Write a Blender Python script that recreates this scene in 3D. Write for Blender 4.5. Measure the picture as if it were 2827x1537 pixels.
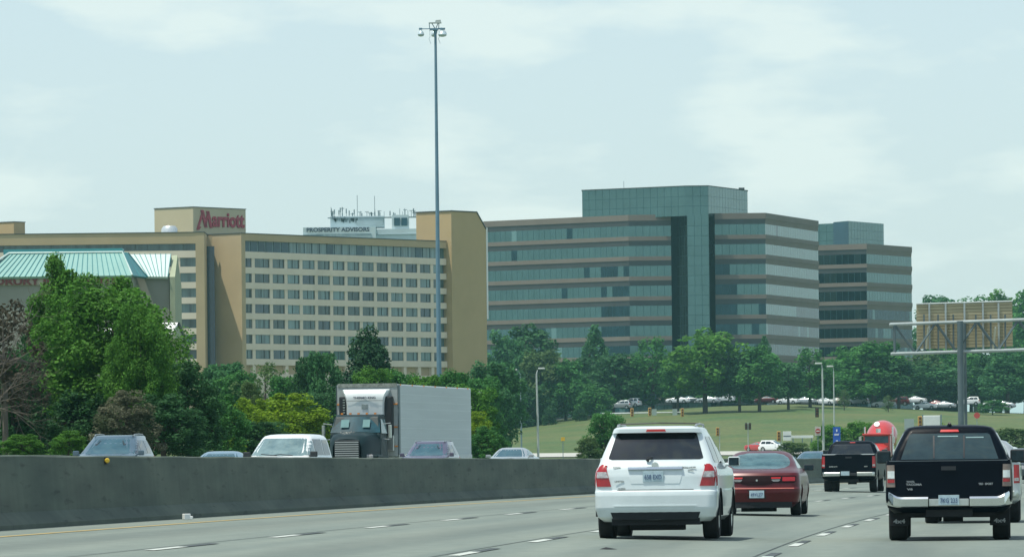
import bpy, bmesh, math, random
import numpy as np
from mathutils import Vector, Matrix
R = math.radians
for o in list(bpy.data.objects): bpy.data.objects.remove(o)
scn = bpy.context.scene
COL = scn.collection
random.seed(7)

# ---------------------------------------------------------------- camera
F, U0, V0, VH, RO, CZ = 16092.0, 1413.5, 768.5, 1293.0, 0.0107, 1.2   # measured in the photograph's 2827 px
CR, SR = math.cos(RO), math.sin(RO)
cam_d = bpy.data.cameras.new('camera'); cam = bpy.data.objects.new('camera', cam_d); COL.objects.link(cam)
cam_d.sensor_width = 36; cam_d.lens = 36 * F / 2827
cam_d.shift_x = -SR * 524.5 / 2827; cam_d.shift_y = CR * 524.5 / 2827
cam.matrix_world = Matrix.Translation((0, 0, CZ)) @ Matrix.Rotation(R(90), 4, 'X') @ Matrix.Rotation(-RO, 4, 'Z')
cam_d.clip_start = 1; cam_d.clip_end = 60000
scn.camera = cam

# ---------------------------------------------------------------- world, sun, exposure
SUN = Vector((-0.30, -0.14, 0.94)).normalized()
w = bpy.data.worlds.new('World'); scn.world = w; w.use_nodes = True
nt = w.node_tree; nt.nodes.clear()
def N(t, **k):
    n = nt.nodes.new(t)
    for a, b in k.items(): setattr(n, a, b)
    return n
def L(a, b): nt.links.new(a, b)
out = N('ShaderNodeOutputWorld'); bg = N('ShaderNodeBackground'); bg.inputs[1].default_value = 0.15
sky = N('ShaderNodeTexSky', sky_type='NISHITA', sun_disc=False)
sky.sun_elevation = math.asin(SUN.z); sky.sun_rotation = math.atan2(SUN.x, SUN.y)
sky.altitude = 300; sky.air_density = 1.0; sky.dust_density = 1.2; sky.ozone_density = 2.5
tc = N('ShaderNodeTexCoord'); mp = N('ShaderNodeMapping'); mp.inputs['Scale'].default_value = (14, 14, 44)
mp.inputs['Location'].default_value = (5.3, 2.2, 1.1)
n1 = N('ShaderNodeTexNoise'); n1.inputs['Scale'].default_value = 1.6; n1.inputs['Detail'].default_value = 6; n1.inputs['Roughness'].default_value = .52
rp = N('ShaderNodeValToRGB'); rp.color_ramp.elements[0].position = .49; rp.color_ramp.elements[1].position = .62
rp.color_ramp.elements[0].color = (0, 0, 0, 1); rp.color_ramp.elements[1].color = (.62, .62, .62, 1)
veil = N('ShaderNodeMixRGB'); veil.inputs[0].default_value = .62; veil.inputs[2].default_value = (4.6, 5.65, 5.85, 1)
mx = N('ShaderNodeMixRGB'); mx.inputs[2].default_value = (5.7, 6.45, 6.15, 1)
L(tc.outputs['Generated'], mp.inputs[0]); L(mp.outputs[0], n1.inputs[0]); L(n1.outputs[0], rp.inputs[0])
sepz = N('ShaderNodeSeparateXYZ'); L(tc.outputs['Generated'], sepz.inputs[0]); mrz = N('ShaderNodeMapRange'); mrz.inputs[1].default_value = .06; mrz.inputs[2].default_value = .6; mrz.inputs[3].default_value = .66; mrz.inputs[4].default_value = .22
L(sepz.outputs[2], mrz.inputs[0]); L(mrz.outputs[0], veil.inputs[0])
L(sky.outputs[0], veil.inputs[1]); L(veil.outputs[0], mx.inputs[1]); L(rp.outputs[0], mx.inputs[0])
L(mx.outputs[0], bg.inputs[0]); L(bg.outputs[0], out.inputs[0])
sd = bpy.data.lights.new('sun', 'SUN'); sd.energy = 4.4; sd.angle = R(.5); sd.color = (1, .96, .84)
so = bpy.data.objects.new('sun', sd); COL.objects.link(so); so.rotation_euler = SUN.to_track_quat('Z', 'Y').to_euler()
scn.view_settings.view_transform = 'Standard'; scn.view_settings.look = 'None'; scn.view_settings.gamma = 1
scn.view_settings.exposure = 0.0
scn.render.engine = 'CYCLES'
try:
    scn.cycles.volume_bounces = 1; scn.cycles.max_bounces = 8; scn.cycles.transparent_max_bounces = 12
except Exception: pass

# ---------------------------------------------------------------- materials
MATS = {}
def mat(name, col, rough=.7, metal=0., var=0., scale=1., bump=0., coat=0., spec=.5, col2=None, streak=None, transl=0., island=0.):
    if name in MATS: return MATS[name]
    m = bpy.data.materials.new(name); m.use_nodes = True; t = m.node_tree; b = t.nodes['Principled BSDF']
    b.inputs['Roughness'].default_value = rough; b.inputs['Metallic'].default_value = metal
    b.inputs['Coat Weight'].default_value = coat; b.inputs['Coat Roughness'].default_value = .06
    b.inputs['Specular IOR Level'].default_value = spec
    c1 = (*col, 1)
    b.inputs['Base Color'].default_value = c1
    tcn = t.nodes.new('ShaderNodeTexCoord')
    if var or col2:
        no = t.nodes.new('ShaderNodeTexNoise'); no.inputs['Scale'].default_value = scale; no.inputs['Detail'].default_value = 5
        no.inputs['Roughness'].default_value = .6
        if streak:
            ma = t.nodes.new('ShaderNodeMapping'); ma.inputs['Scale'].default_value = streak
            t.links.new(tcn.outputs['Object'], ma.inputs[0]); t.links.new(ma.outputs[0], no.inputs[0])
        else: t.links.new(tcn.outputs['Object'], no.inputs[0])
        r = t.nodes.new('ShaderNodeValToRGB'); r.color_ramp.elements[0].position = .3; r.color_ramp.elements[1].position = .7
        if col2: r.color_ramp.elements[0].color = c1; r.color_ramp.elements[1].color = (*col2, 1)
        else:
            r.color_ramp.elements[0].color = (*[c * (1 - var) for c in col], 1); r.color_ramp.elements[1].color = (*[min(1, c * (1 + var)) for c in col], 1)
        t.links.new(no.outputs[0], r.inputs[0]); last = r.outputs[0]
        if island:
            g = t.nodes.new('ShaderNodeNewGeometry'); hs = t.nodes.new('ShaderNodeHueSaturation')
            mr = t.nodes.new('ShaderNodeMapRange'); mr.inputs[3].default_value = 1 - island; mr.inputs[4].default_value = 1 + island
            t.links.new(g.outputs['Random Per Island'], mr.inputs[0]); t.links.new(mr.outputs[0], hs.inputs['Value'])
            t.links.new(last, hs.inputs['Color']); last = hs.outputs[0]
        t.links.new(last, b.inputs['Base Color'])
        if bump:
            bu = t.nodes.new('ShaderNodeBump'); bu.inputs['Strength'].default_value = bump; bu.inputs['Distance'].default_value = .05
            t.links.new(no.outputs[0], bu.inputs['Height']); t.links.new(bu.outputs[0], b.inputs['Normal'])
        if transl:
            tr = t.nodes.new('ShaderNodeBsdfTranslucent'); t.links.new(last, tr.inputs[0])
            ms = t.nodes.new('ShaderNodeMixShader'); ms.inputs[0].default_value = transl
            o = t.nodes['Material Output']; t.links.new(b.outputs[0], ms.inputs[1]); t.links.new(tr.outputs[0], ms.inputs[2]); t.links.new(ms.outputs[0], o.inputs[0])
    MATS[name] = m; return m
def paint(name, col, metal=.0, rough=.3): return mat('paint ' + name, col, rough, metal, var=.05, scale=3, coat=.8)
GLASS = mat('tinted car glass', (.012, .018, .022), .04, 0, var=.3, scale=2, spec=.8)
GLASSL = mat('light car glass', (.10, .17, .18), .05, .15, var=.5, scale=2.2, spec=.9, col2=(.22, .32, .32))
GLASSB = mat('blue car glass', (.012, .05, .075), .08, .0, scale=1.2, spec=.5, col2=(.05, .12, .15))
TYRE = mat('tyre rubber', (.012, .014, .016), .85, var=.2, scale=8)
DARK = mat('dark underbody', (.010, .013, .016), .8, var=.2, scale=6)
BLACKP = mat('black plastic', (.02, .024, .028), .5, var=.2, scale=6)
CHROME = mat('chrome', (.75, .78, .78), .18, 1, var=.05, scale=4)
CHROMED = mat('dull chrome', (.55, .58, .55), .3, .8, var=.1, scale=4)
RED = mat('red lens', (.34, .008, .012), .25, var=.15, scale=12, coat=.5)
REDB = mat('red brake lens', (.55, .02, .02), .3, var=.1, scale=12, coat=.3)
CLEAR = mat('clear lens', (.55, .56, .55), .2, .2, col2=(.25, .22, .22), scale=22, coat=.5)
AMBER = mat('amber lens', (.75, .25, .03), .35, var=.1, scale=9)
STEEL = mat('galvanised steel', (.22, .29, .32), .5, .5, var=.15, scale=1.5)
STEELW = mat('weathered pale steel', (.50, .54, .52), .55, .2, var=.15, scale=2)
WHITEP = mat('white panel', (.78, .80, .79), .45, var=.06, scale=1)
PLATE = mat('licence plate', (.42, .55, .60), .5, var=.15, scale=12)
INK = mat('dark lettering', (.03, .05, .09), .6, var=.1, scale=9)

# ---------------------------------------------------------------- helpers
def tag(o, label=None, cat=None, group=None, kind=None):
    if label: o['label'] = label
    if cat: o['category'] = cat
    if group: o['group'] = group
    if kind: o['kind'] = kind
    return o
def empty(name, loc=(0, 0, 0), rz=0., label=None, cat=None, group=None):
    o = bpy.data.objects.new(name, None); COL.objects.link(o); o.location = loc; o.rotation_euler = (0, 0, rz)
    o.empty_display_size = .3
    return tag(o, label, cat, group)
def copy_tree(o, parent=None):
    c = o.copy(); COL.objects.link(c); c.parent = parent
    for ch in o.children: copy_tree(ch, c)
    return c
def pt(u, v, D):
    du, dv = u - U0, V0 - v
    x = CR * du + SR * dv; y = -SR * du + CR * dv
    return Vector((x * D / F, D, (y - (V0 - VH)) * D / F + CZ))
class MB:
    def __init__(s): s.v = []; s.f = []; s.o = Vector((0, 0, 0))
    def add(s, vs, fs):
        n = len(s.v); s.v += [tuple(Vector(p)) for p in vs]; s.f += [tuple(i + n for i in f) for f in fs]; return s
    def box(s, c, d, rot=None):
        x, y, z = [k / 2 for k in d]
        vs = [Vector((a * x, b * y, e * z)) for a, b, e in ((-1,-1,-1),(1,-1,-1),(1,1,-1),(-1,1,-1),(-1,-1,1),(1,-1,1),(1,1,1),(-1,1,1))]
        if rot is not None: vs = [rot @ p for p in vs]
        return s.add([p + Vector(c) for p in vs], [(0,3,2,1),(4,5,6,7),(0,1,5,4),(1,2,6,5),(2,3,7,6),(3,0,4,7)])
    def bb(s, x0, x1, y0, y1, z0, z1): return s.box(((x0+x1)/2, (y0+y1)/2, (z0+z1)/2), (abs(x1-x0), abs(y1-y0), abs(z1-z0)))
    def tube(s, pts, r, n=8, caps=True):
        pts = [Vector(p) for p in pts]; rs = r if isinstance(r, (list, tuple)) else [r] * len(pts); vs = []; fs = []
        for i, p in enumerate(pts):
            t = (pts[min(i+1, len(pts)-1)] - pts[max(i-1, 0)]).normalized()
            a = t.cross(Vector((0, 0, 1)) if abs(t.z) < .9 else Vector((1, 0, 0))).normalized(); b = t.cross(a)
            for k in range(n):
                q = 2 * math.pi * k / n; vs.append(p + (a * math.cos(q) + b * math.sin(q)) * rs[i])
        for i in range(len(pts) - 1):
            for k in range(n): fs.append((i*n+k, (i+1)*n+k, (i+1)*n+(k+1) % n, i*n+(k+1) % n))
        if caps: fs += [tuple(range(n)), tuple(range((len(pts)-1)*n, len(pts)*n))[::-1]]
        return s.add(vs, fs)
    def lathe(s, prof, c=(0,0,0), axis='x', n=20, rot=None):
        vs = []; fs = []
        for a, r in prof:
            for k in range(n):
                q = 2 * math.pi * k / n
                p = Vector((a, r*math.cos(q), r*math.sin(q))) if axis == 'x' else (Vector((r*math.cos(q), a, r*math.sin(q))) if axis == 'y' else Vector((r*math.cos(q), r*math.sin(q), a)))
                if rot is not None: p = rot @ p
                vs.append(p + Vector(c))
        m = len(prof)
        for i in range(m-1):
            for k in range(n): fs.append((i*n+k, i*n+(k+1) % n, (i+1)*n+(k+1) % n, (i+1)*n+k))
        fs += [tuple(range(n))[::-1], tuple(range((m-1)*n, m*n))]
        return s.add(vs, fs)
    def fbox(s, P, d, s0, s1, z0, z1, d0, d1):
        """box in a facade frame: P start (xy), d unit direction along the wall, outward normal = (d.y,-d.x); d0 inner, d1 outer"""
        d = Vector((d[0], d[1], 0)); n = Vector((d.y, -d.x, 0)); P = Vector((P[0], P[1], 0))
        vs = [P + d*a + n*b + Vector((0, 0, z)) for z in (z0, z1) for a, b in ((s0, d1), (s1, d1), (s1, d0), (s0, d0))]
        return s.add(vs, [(0,3,2,1),(4,5,6,7),(0,1,5,4),(1,2,6,5),(2,3,7,6),(3,0,4,7)])
    def prism(s, poly, z0, z1):
        n = len(poly); vs = [(p[0], p[1], z0) for p in poly] + [(p[0], p[1], z1) for p in poly]
        return s.add(vs, [tuple(range(n))[::-1], tuple(range(n, 2*n))] + [(i, (i+1) % n, n+(i+1) % n, n+i) for i in range(n)])
    def grid(s, rows, skirt=None, close=False):
        m, n = len(rows), len(rows[0]); vs = [p for r in rows for p in r]
        fs = [(i*n+j, i*n+j+1, (i+1)*n+j+1, (i+1)*n+j) for i in range(m-1) for j in range(n-1)]
        if skirt is not None:
            rim = [(0, j) for j in range(n)] + [(i, n-1) for i in range(1, m)] + [(m-1, j) for j in range(n-2, -1, -1)] + [(i, 0) for i in range(m-2, 0, -1)]
            b = len(vs); vs = vs + [Vector(rows[i][j]) + Vector(skirt) for i, j in rim]; k = len(rim)
            fs += [(rim[a][0]*n+rim[a][1], b+a, b+(a+1) % k, rim[(a+1) % k][0]*n+rim[(a+1) % k][1]) for a in range(k)]
        return s.add(vs, fs)
    def build(s, name, m, parent=None, smooth=False, world=False, bevel=0, normals=True):
        me = bpy.data.meshes.new(name); vs = s.v
        if world and parent is not None:
            inv = (Matrix.Translation(parent.location) @ parent.rotation_euler.to_matrix().to_4x4()).inverted(); vs = [tuple(inv @ Vector(v)) for v in vs]
        me.from_pydata(vs, [], s.f); me.update()
        if normals:
            b = bmesh.new(); b.from_mesh(me); bmesh.ops.recalc_face_normals(b, faces=b.faces); b.to_mesh(me); b.free()
        me.materials.append(m)
        if smooth:
            me.polygons.foreach_set('use_smooth', [True] * len(me.polygons))
            try: me.set_sharp_from_angle(angle=R(38))
            except Exception: pass
        o = bpy.data.objects.new(name, me); COL.objects.link(o); o.parent = parent
        if bevel:
            md = o.modifiers.new('b', 'BEVEL'); md.width = bevel; md.segments = 2; md.limit_method = 'ANGLE'
        return o
def text(name, body, size, m, parent, M, extrude=.01, bold=0., align='CENTER', width=None, world=False, spacing=1.):
    cu = bpy.data.curves.new(name, 'FONT'); cu.body = body; cu.size = size; cu.extrude = extrude; cu.offset = bold
    cu.align_x = align; cu.align_y = 'CENTER'; cu.space_character = spacing; cu.resolution_u = 3
    t = bpy.data.objects.new(name, cu); COL.objects.link(t); bpy.context.view_layer.update()
    me = bpy.data.meshes.new_from_object(t.evaluated_get(bpy.context.evaluated_depsgraph_get()))
    bpy.data.objects.remove(t)
    if width:
        xs = [v.co.x for v in me.vertices]; k = width / (max(xs) - min(xs)); me.transform(Matrix.Diagonal((k, 1, 1, 1)))
    if world and parent is not None: M = (Matrix.Translation(parent.location) @ parent.rotation_euler.to_matrix().to_4x4()).inverted() @ M
    me.transform(M); me.materials.clear(); me.materials.append(m)
    o = bpy.data.objects.new(name, me); COL.objects.link(o); o.parent = parent; return o
def frameM(loc, xdir, up=(0, 0, 1)):
    x = Vector(xdir).normalized(); y = Vector(up).normalized(); z = x.cross(y).normalized(); y = z.cross(x)
    return Matrix.Translation(loc) @ Matrix((x, y, z)).transposed().to_4x4()

# ---------------------------------------------------------------- road geometry
def X1(D):
    def f(D):
        n = (D - 100) / 100; return -1.895 + 8.894*n + 1.876*n*n + .1157*n**3
    return f(D) if D < 500 else f(500) + (D - 500) * .30
def roadZ(off, D):
    n = min((D - 100) / 100, 3.2)
    z = -1.0416 + .0116*n*n
    if off > 7.32: z -= .0287 * 3.66
    elif off > -4.19: z -= .0287 * (off - 3.66)
    else: z += .0287 * 7.85 - .018 * (off + 4.19)
    return z + CZ
def onroad(off, D): return Vector((X1(D) + off, D, roadZ(off, D)))
def heading(D): return -math.atan2(X1(D + 2) - X1(D - 2), 4)
def sst(a, b, x):
    t = max(0., min(1., (x - a) / (b - a))); return t*t*(3-2*t)
CREST = sorted([(pt(u, v, 1130).x, pt(u, v, 1130).z) for u, v in ((900, 1140), (1200, 1180), (1370, 1181), (1480, 1168), (1600, 1152), (1740, 1138), (1960, 1122), (2190, 1115), (2400, 1124), (2640, 1136), (2827, 1142), (3100, 1148))])
def crest(X): return float(np.interp(X, [c[0] for c in CREST], [c[1] for c in CREST]))
def ground(X, Y):
    off = X - X1(Y)
    offc = max(off, -27.)
    zr = roadZ(min(max(off, -27), 16), Y) - .06
    if off > -27: return zr - (off - 16) * .05 if off > 16 else zr
    c = crest(X)
    mid = float(np.interp(Y, [0, 400, 800, 882, 905, 1130, 1300, 2200], [-.8 + CZ, -.6 + CZ, 1.35 + CZ, 2.2 + CZ, 2.9 + CZ, c, c + 1.5, c + 3]))
    left = float(np.interp(Y, [0, 150, 260, 400, 700, 1050, 1400, 2200], [.9, 1.0, 2.1, 3.4, 6, 11, 15, 16]))
    k = sst(-6, -28, X) if Y > 300 else 1.
    far = mid * (1 - k) + left * k
    return zr + (far - zr) * sst(27, 36 + max(0, (Y - 350)) * .03, -off)
def gpt(u, D, dz=0.):
    x = (u - U0) * D / F; x = pt(u, VH + 40, D).x; return Vector((x, D, ground(x, D) + dz))

# ground sheet
gm = mat('grass verge', (.042, .100, .020), .95, scale=.06, col2=(.120, .128, .040), bump=.3)
t = gm.node_tree; nb = t.nodes.new('ShaderNodeTexNoise'); nb.inputs['Scale'].default_value = 1.3; nb.inputs['Detail'].default_value = 6
tcn = t.nodes.new('ShaderNodeTexCoord'); t.links.new(tcn.outputs['Object'], nb.inputs[0])
mxn = t.nodes.new('ShaderNodeMixRGB'); mxn.blend_type = 'MULTIPLY'; mxn.inputs[0].default_value = .8
rr_ = t.nodes.new('ShaderNodeValToRGB'); rr_.color_ramp.elements[0].color = (.45, .5, .45, 1); rr_.color_ramp.elements[1].color = (1.3, 1.3, 1.2, 1)
rr_.color_ramp.elements[0].position = .3; rr_.color_ramp.elements[1].position = .7
bs = t.nodes['Principled BSDF']; src = bs.inputs['Base Color'].links[0].from_socket
t.links.new(nb.outputs[0], rr_.inputs[0]); t.links.new(src, mxn.inputs[1]); t.links.new(rr_.outputs[0], mxn.inputs[2]); t.links.new(mxn.outputs[0], bs.inputs['Base Color'])
ys = [-200, -60] + list(range(0, 500, 10)) + list(range(500, 1400, 14)) + [1500, 1800, 2300, 3200, 5000, 9000]
xs = [-9000, -4000, -1500, -700, -400, -250, -180] + list(np.arange(-140, 300, 3.)) + [320, 360, 420, 600, 1000, 2500, 9000]
g = MB(); g.grid([[Vector((x, y, ground(x, y))) for x in xs] for y in ys])
tag(g.build('ground', gm, smooth=True), kind='structure')

# carriageways
def strip(name, offs, D0, D1, step, m, dz=0., kind='structure', uvs=True):
    rows = []; D = D0
    Ds = list(np.arange(D0, D1 + .01, step))
    b = MB(); b.grid([[onroad(o, D) + Vector((0, 0, dz)) for o in offs] for D in Ds])
    o = b.build(name, m, smooth=False, normals=False)
    if uvs:
        uv = o.data.uv_layers.new(name='uv'); n = len(offs)
        for lp in o.data.loops: i = lp.vertex_index; uv.data[lp.index].uv = (offs[i % n], Ds[i // n])
    if kind: tag(o, kind=kind)
    return o
def concrete():
    m = mat('road concrete', (.20, .225, .20), .85); t = m.node_tree; b = t.nodes['Principled BSDF']
    uv = t.nodes.new('ShaderNodeUVMap'); mp_ = t.nodes.new('ShaderNodeMapping'); mp_.inputs['Scale'].default_value = (1.1, .035, 1)
    a = t.nodes.new('ShaderNodeTexNoise'); a.inputs['Scale'].default_value = 1; a.inputs['Detail'].default_value = 3
    t.links.new(uv.outputs[0], mp_.inputs[0]); t.links.new(mp_.outputs[0], a.inputs[0])
    r = t.nodes.new('ShaderNodeValToRGB'); r.color_ramp.elements[0].position = .32; r.color_ramp.elements[1].position = .68
    r.color_ramp.elements[0].color = (.145, .182, .162, 1); r.color_ramp.elements[1].color = (.205, .240, .205, 1)
    t.links.new(a.outputs[0], r.inputs[0])
    c = t.nodes.new('ShaderNodeTexNoise'); c.inputs['Scale'].default_value = 2.2; c.inputs['Detail'].default_value = 9; c.inputs['Roughness'].default_value = .75
    t.links.new(uv.outputs[0], c.inputs[0])
    r2 = t.nodes.new('ShaderNodeValToRGB'); r2.color_ramp.elements[0].position = .3; r2.color_ramp.elements[1].position = .7
    r2.color_ramp.elements[0].color = (.74, .75, .75, 1); r2.color_ramp.elements[1].color = (1.1, 1.1, 1.1, 1)
    t.links.new(c.outputs[0], r2.inputs[0])
    x = t.nodes.new('ShaderNodeMixRGB'); x.blend_type = 'MULTIPLY'; x.inputs[0].default_value = 1
    t.links.new(r.outputs[0], x.inputs[1]); t.links.new(r2.outputs[0], x.inputs[2])
    # darker oil track along the middle of each lane
    so_ = t.nodes.new('ShaderNodeSeparateXYZ'); t.links.new(uv.outputs[0], so_.inputs[0]); m1 = t.nodes.new('ShaderNodeMath'); m1.operation = 'MULTIPLY'; m1.inputs[1].default_value = 2 * math.pi / 3.66; t.links.new(so_.outputs[0], m1.inputs[0])
    c1 = t.nodes.new('ShaderNodeMath'); c1.operation = 'COSINE'; t.links.new(m1.outputs[0], c1.inputs[0]); m2 = t.nodes.new('ShaderNodeMapRange'); m2.inputs[1].default_value = -1; m2.inputs[2].default_value = -.2; m2.inputs[3].default_value = .84; m2.inputs[4].default_value = 1.; t.links.new(c1.outputs[0], m2.inputs[0])
    xo = t.nodes.new('ShaderNodeMixRGB'); xo.blend_type = 'MULTIPLY'; xo.inputs[0].default_value = 1; t.links.new(x.outputs[0], xo.inputs[1]); t.links.new(m2.outputs[0], xo.inputs[2]); x = xo
    # transverse slab joints every 4.6 m
    sp = t.nodes.new('ShaderNodeSeparateXYZ'); t.links.new(uv.outputs[0], sp.inputs[0])
    dv_ = t.nodes.new('ShaderNodeMath'); dv_.operation = 'DIVIDE'; dv_.inputs[1].default_value = 9.2; t.links.new(sp.outputs[1], dv_.inputs[0])
    fr = t.nodes.new('ShaderNodeMath'); fr.operation = 'FRACT'; t.links.new(dv_.outputs[0], fr.inputs[0])
    lt = t.nodes.new('ShaderNodeMath'); lt.operation = 'LESS_THAN'; lt.inputs[1].default_value = .004; t.links.new(fr.outputs[0], lt.inputs[0])
    x2 = t.nodes.new('ShaderNodeMixRGB'); x2.inputs[2].default_value = (.17, .18, .17, 1)
    ml = t.nodes.new('ShaderNodeMath'); ml.operation = 'MULTIPLY'; ml.inputs[1].default_value = .8; t.links.new(lt.outputs[0], ml.inputs[0])
    t.links.new(ml.outputs[0], x2.inputs[0]); t.links.new(x.outputs[0], x2.inputs[1]); t.links.new(x2.outputs[0], b.inputs['Base Color'])
    return m
CONC = concrete()
strip('road', [-4.19, -3.2, 0, 3.66, 7.32, 11, 16], -40, 480, 4, CONC)
strip('road_oncoming', [-27, -22, -16, -11, -4.6], -40, 560, 4, CONC)
YEL = mat('yellow road paint', (.50, .34, .09), .8, scale=3, col2=(.30, .27, .15))
WPT = mat('white road paint', (.48, .52, .48), .7, var=.1, scale=3)
BPT = mat('black contrast paint', (.03, .045, .05), .8, col2=(.07, .085, .085), scale=2.5)
tag(strip('yellow_edge_line', [-3.26, -3.14], -40, 480, 4, YEL, .006, None), kind='structure')
for k, off in enumerate((0, 3.66, 7.32)):
    j = strip('lane_joint', [off - .19, off - .165], -40, 480, 4, BPT, .006, 'structure')
    ph = (71.55, 71.6, 84.2)[k]
    wm, bm = MB(), MB()
    for i in range(-10, 32):
        D = ph + 12.19 * i
        if D < -30 or D > 460: continue
        a, b_ = D - 1.55, D + 1.5
        wm.grid([[onroad(off - .07, d) + Vector((0, 0, .008)), onroad(off + .07, d) + Vector((0, 0, .008))] for d in (a, (a+b_)/2, b_)])
        bm.grid([[onroad(off - .07, d) + Vector((0, 0, .008)), onroad(off + .07, d) + Vector((0, 0, .008))] for d in (b_, b_ + 1.5, b_ + 3.05)])
    tag(wm.build('lane_dashes', WPT), kind='structure'); tag(bm.build('lane_contrast_dashes', BPT), kind='structure')

def barrier_mat():
    m = mat('barrier concrete', (.13, .15, .13), .9); t = m.node_tree; b = t.nodes['Principled BSDF']
    uv = t.nodes.new('ShaderNodeUVMap')
    def noise(sc, det, lo, hi, c0, c1):
        mp_ = t.nodes.new('ShaderNodeMapping'); mp_.inputs['Scale'].default_value = sc; n_ = t.nodes.new('ShaderNodeTexNoise'); n_.inputs['Scale'].default_value = 1; n_.inputs['Detail'].default_value = det
        r_ = t.nodes.new('ShaderNodeValToRGB'); r_.color_ramp.elements[0].position = lo; r_.color_ramp.elements[1].position = hi; r_.color_ramp.elements[0].color = (*c0, 1); r_.color_ramp.elements[1].color = (*c1, 1)
        t.links.new(uv.outputs[0], mp_.inputs[0]); t.links.new(mp_.outputs[0], n_.inputs[0]); t.links.new(n_.outputs[0], r_.inputs[0]); return r_.outputs[0]
    def mul(a, c):
        x = t.nodes.new('ShaderNodeMixRGB'); x.blend_type = 'MULTIPLY'; x.inputs[0].default_value = 1; t.links.new(a, x.inputs[1]); t.links.new(c, x.inputs[2]); return x.outputs[0]
    base = noise((.22, 1.2, 1), 5, .3, .7, (.060, .088, .074), (.105, .130, .105))
    base = mul(base, noise((2.4, .25, 1), 5, .38, .66, (.90, .91, .90), (1.03, 1.03, 1.02)))      # vertical rain streaks
    base = mul(base, noise((.35, 2.2, 1), 8, .35, .65, (.78, .80, .78), (1.15, 1.13, 1.08)))
    base = mul(base, noise((.9, 7., 1), 6, .30, .40, (.55, .57, .57), (1, 1, 1)))                   # tyre scuffs and patches
    sp = t.nodes.new('ShaderNodeSeparateXYZ'); t.links.new(uv.outputs[0], sp.inputs[0])
    dv_ = t.nodes.new('ShaderNodeMath'); dv_.operation = 'DIVIDE'; dv_.inputs[1].default_value = 6.1; t.links.new(sp.outputs[0], dv_.inputs[0])
    fr = t.nodes.new('ShaderNodeMath'); fr.operation = 'FRACT'; t.links.new(dv_.outputs[0], fr.inputs[0])
    lt = t.nodes.new('ShaderNodeMath'); lt.operation = 'LESS_THAN'; lt.inputs[1].default_value = .006; t.links.new(fr.outputs[0], lt.inputs[0])
    x2 = t.nodes.new('ShaderNodeMixRGB'); x2.inputs[2].default_value = (.05, .06, .055, 1); ml = t.nodes.new('ShaderNodeMath'); ml.operation = 'MULTIPLY'; ml.inputs[1].default_value = .6
    t.links.new(lt.outputs[0], ml.inputs[0]); t.links.new(ml.outputs[0], x2.inputs[0]); t.links.new(base, x2.inputs[1]); t.links.new(x2.outputs[0], b.inputs['Base Color']); return m
# median barrier: F-shape profile swept along the curve
BM = barrier_mat()
prof = [(0, 0), (0, .07), (-.17, .25), (-.235, 1.08), (-.26, 1.10), (-.40, 1.10), (-.425, 1.08), (-.49, .25), (-.66, .07), (-.66, 0)]
bmb = MB(); Ds = list(np.arange(-40, 480, 2.)); rj = random.Random(2)
bmb.grid([[onroad(-4.19, D) + Vector((a, 0, z - .03 * (z == 0) + (rj.uniform(-.012, .008) if z > 1 else 0))) for a, z in prof] for D in Ds])
bar = tag(bmb.build('median_barrier', BM, smooth=False), 'long grey concrete median barrier running along the left of the highway', 'barrier')
uvb = bar.data.uv_layers.new(name='uv')
for lp in bar.data.loops: i = lp.vertex_index; uvb.data[lp.index].uv = (Ds[i // len(prof)], prof[i % len(prof)][1])
rf = empty('barrier_reflector', (X1(95.5) - 4.19 - .2, 95.5, roadZ(-4.19, 95.5) + 1.02), 0, 'small round yellow reflector fixed near the top of the barrier', 'reflector')
MB().lathe([(-.02, .03), (.0, .042), (.02, .035)], (.02, -.03, 0), 'y', 14).build('lens', mat('yellow reflector', (.6, .42, .03), .5, var=.2, scale=9), rf, True)
MB().box((0, .02, .0), (.05, .04, .12)).build('bracket', BLACKP, rf)
lc = onroad(-3.85, 94); li = MB(); li.box((0, 0, .06), (.12, .1, .1), Matrix.Rotation(.5, 3, 'Z')).box((.08, 0, .04), (.06, .05, .06), Matrix.Rotation(.3, 3, 'Y'))
o = li.build('litter_cup', WHITEP, bevel=.01); o.location = onroad(-3.85, 100.8); tag(o, 'crumpled white cup lying at the foot of the barrier', 'litter')
dk = MB(); dk.add([(-.28, 0, 0), (0, -.22, .01), (.3, .1, 0), (.05, .25, .03), (-.05, .05, .05)], [(0, 1, 4), (1, 2, 4), (2, 3, 4), (3, 0, 4), (0, 3, 2, 1)])
o = dk.build('rubber_scrap', TYRE); o.scale = (.45, .45, .6); o.location = onroad(5.05, 77.3); tag(o, 'small black scrap of tyre rubber on the bare road', 'debris')

# ramp road across the foot of the hill
rm = MB(); rm.grid([[Vector((x, y, ground(x, y) + .12)) for x in np.arange(-30, 110, 4)] for y in (812, 830, 850, 872, 880)])
tag(rm.build('ramp_road', mat('pale ramp concrete', (.42, .42, .38), .9, var=.12, scale=.3)), kind='structure')
pk = MB(); pk.grid([[Vector((x, y, ground(x, y) + .12)) for x in np.arange(-20, 150, 5)] for y in (1134, 1150, 1170, 1195)])
tag(pk.build('parking_lot', mat('parking asphalt', (.10, .11, .11), .9, var=.2, scale=.3)), kind='structure')
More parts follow.
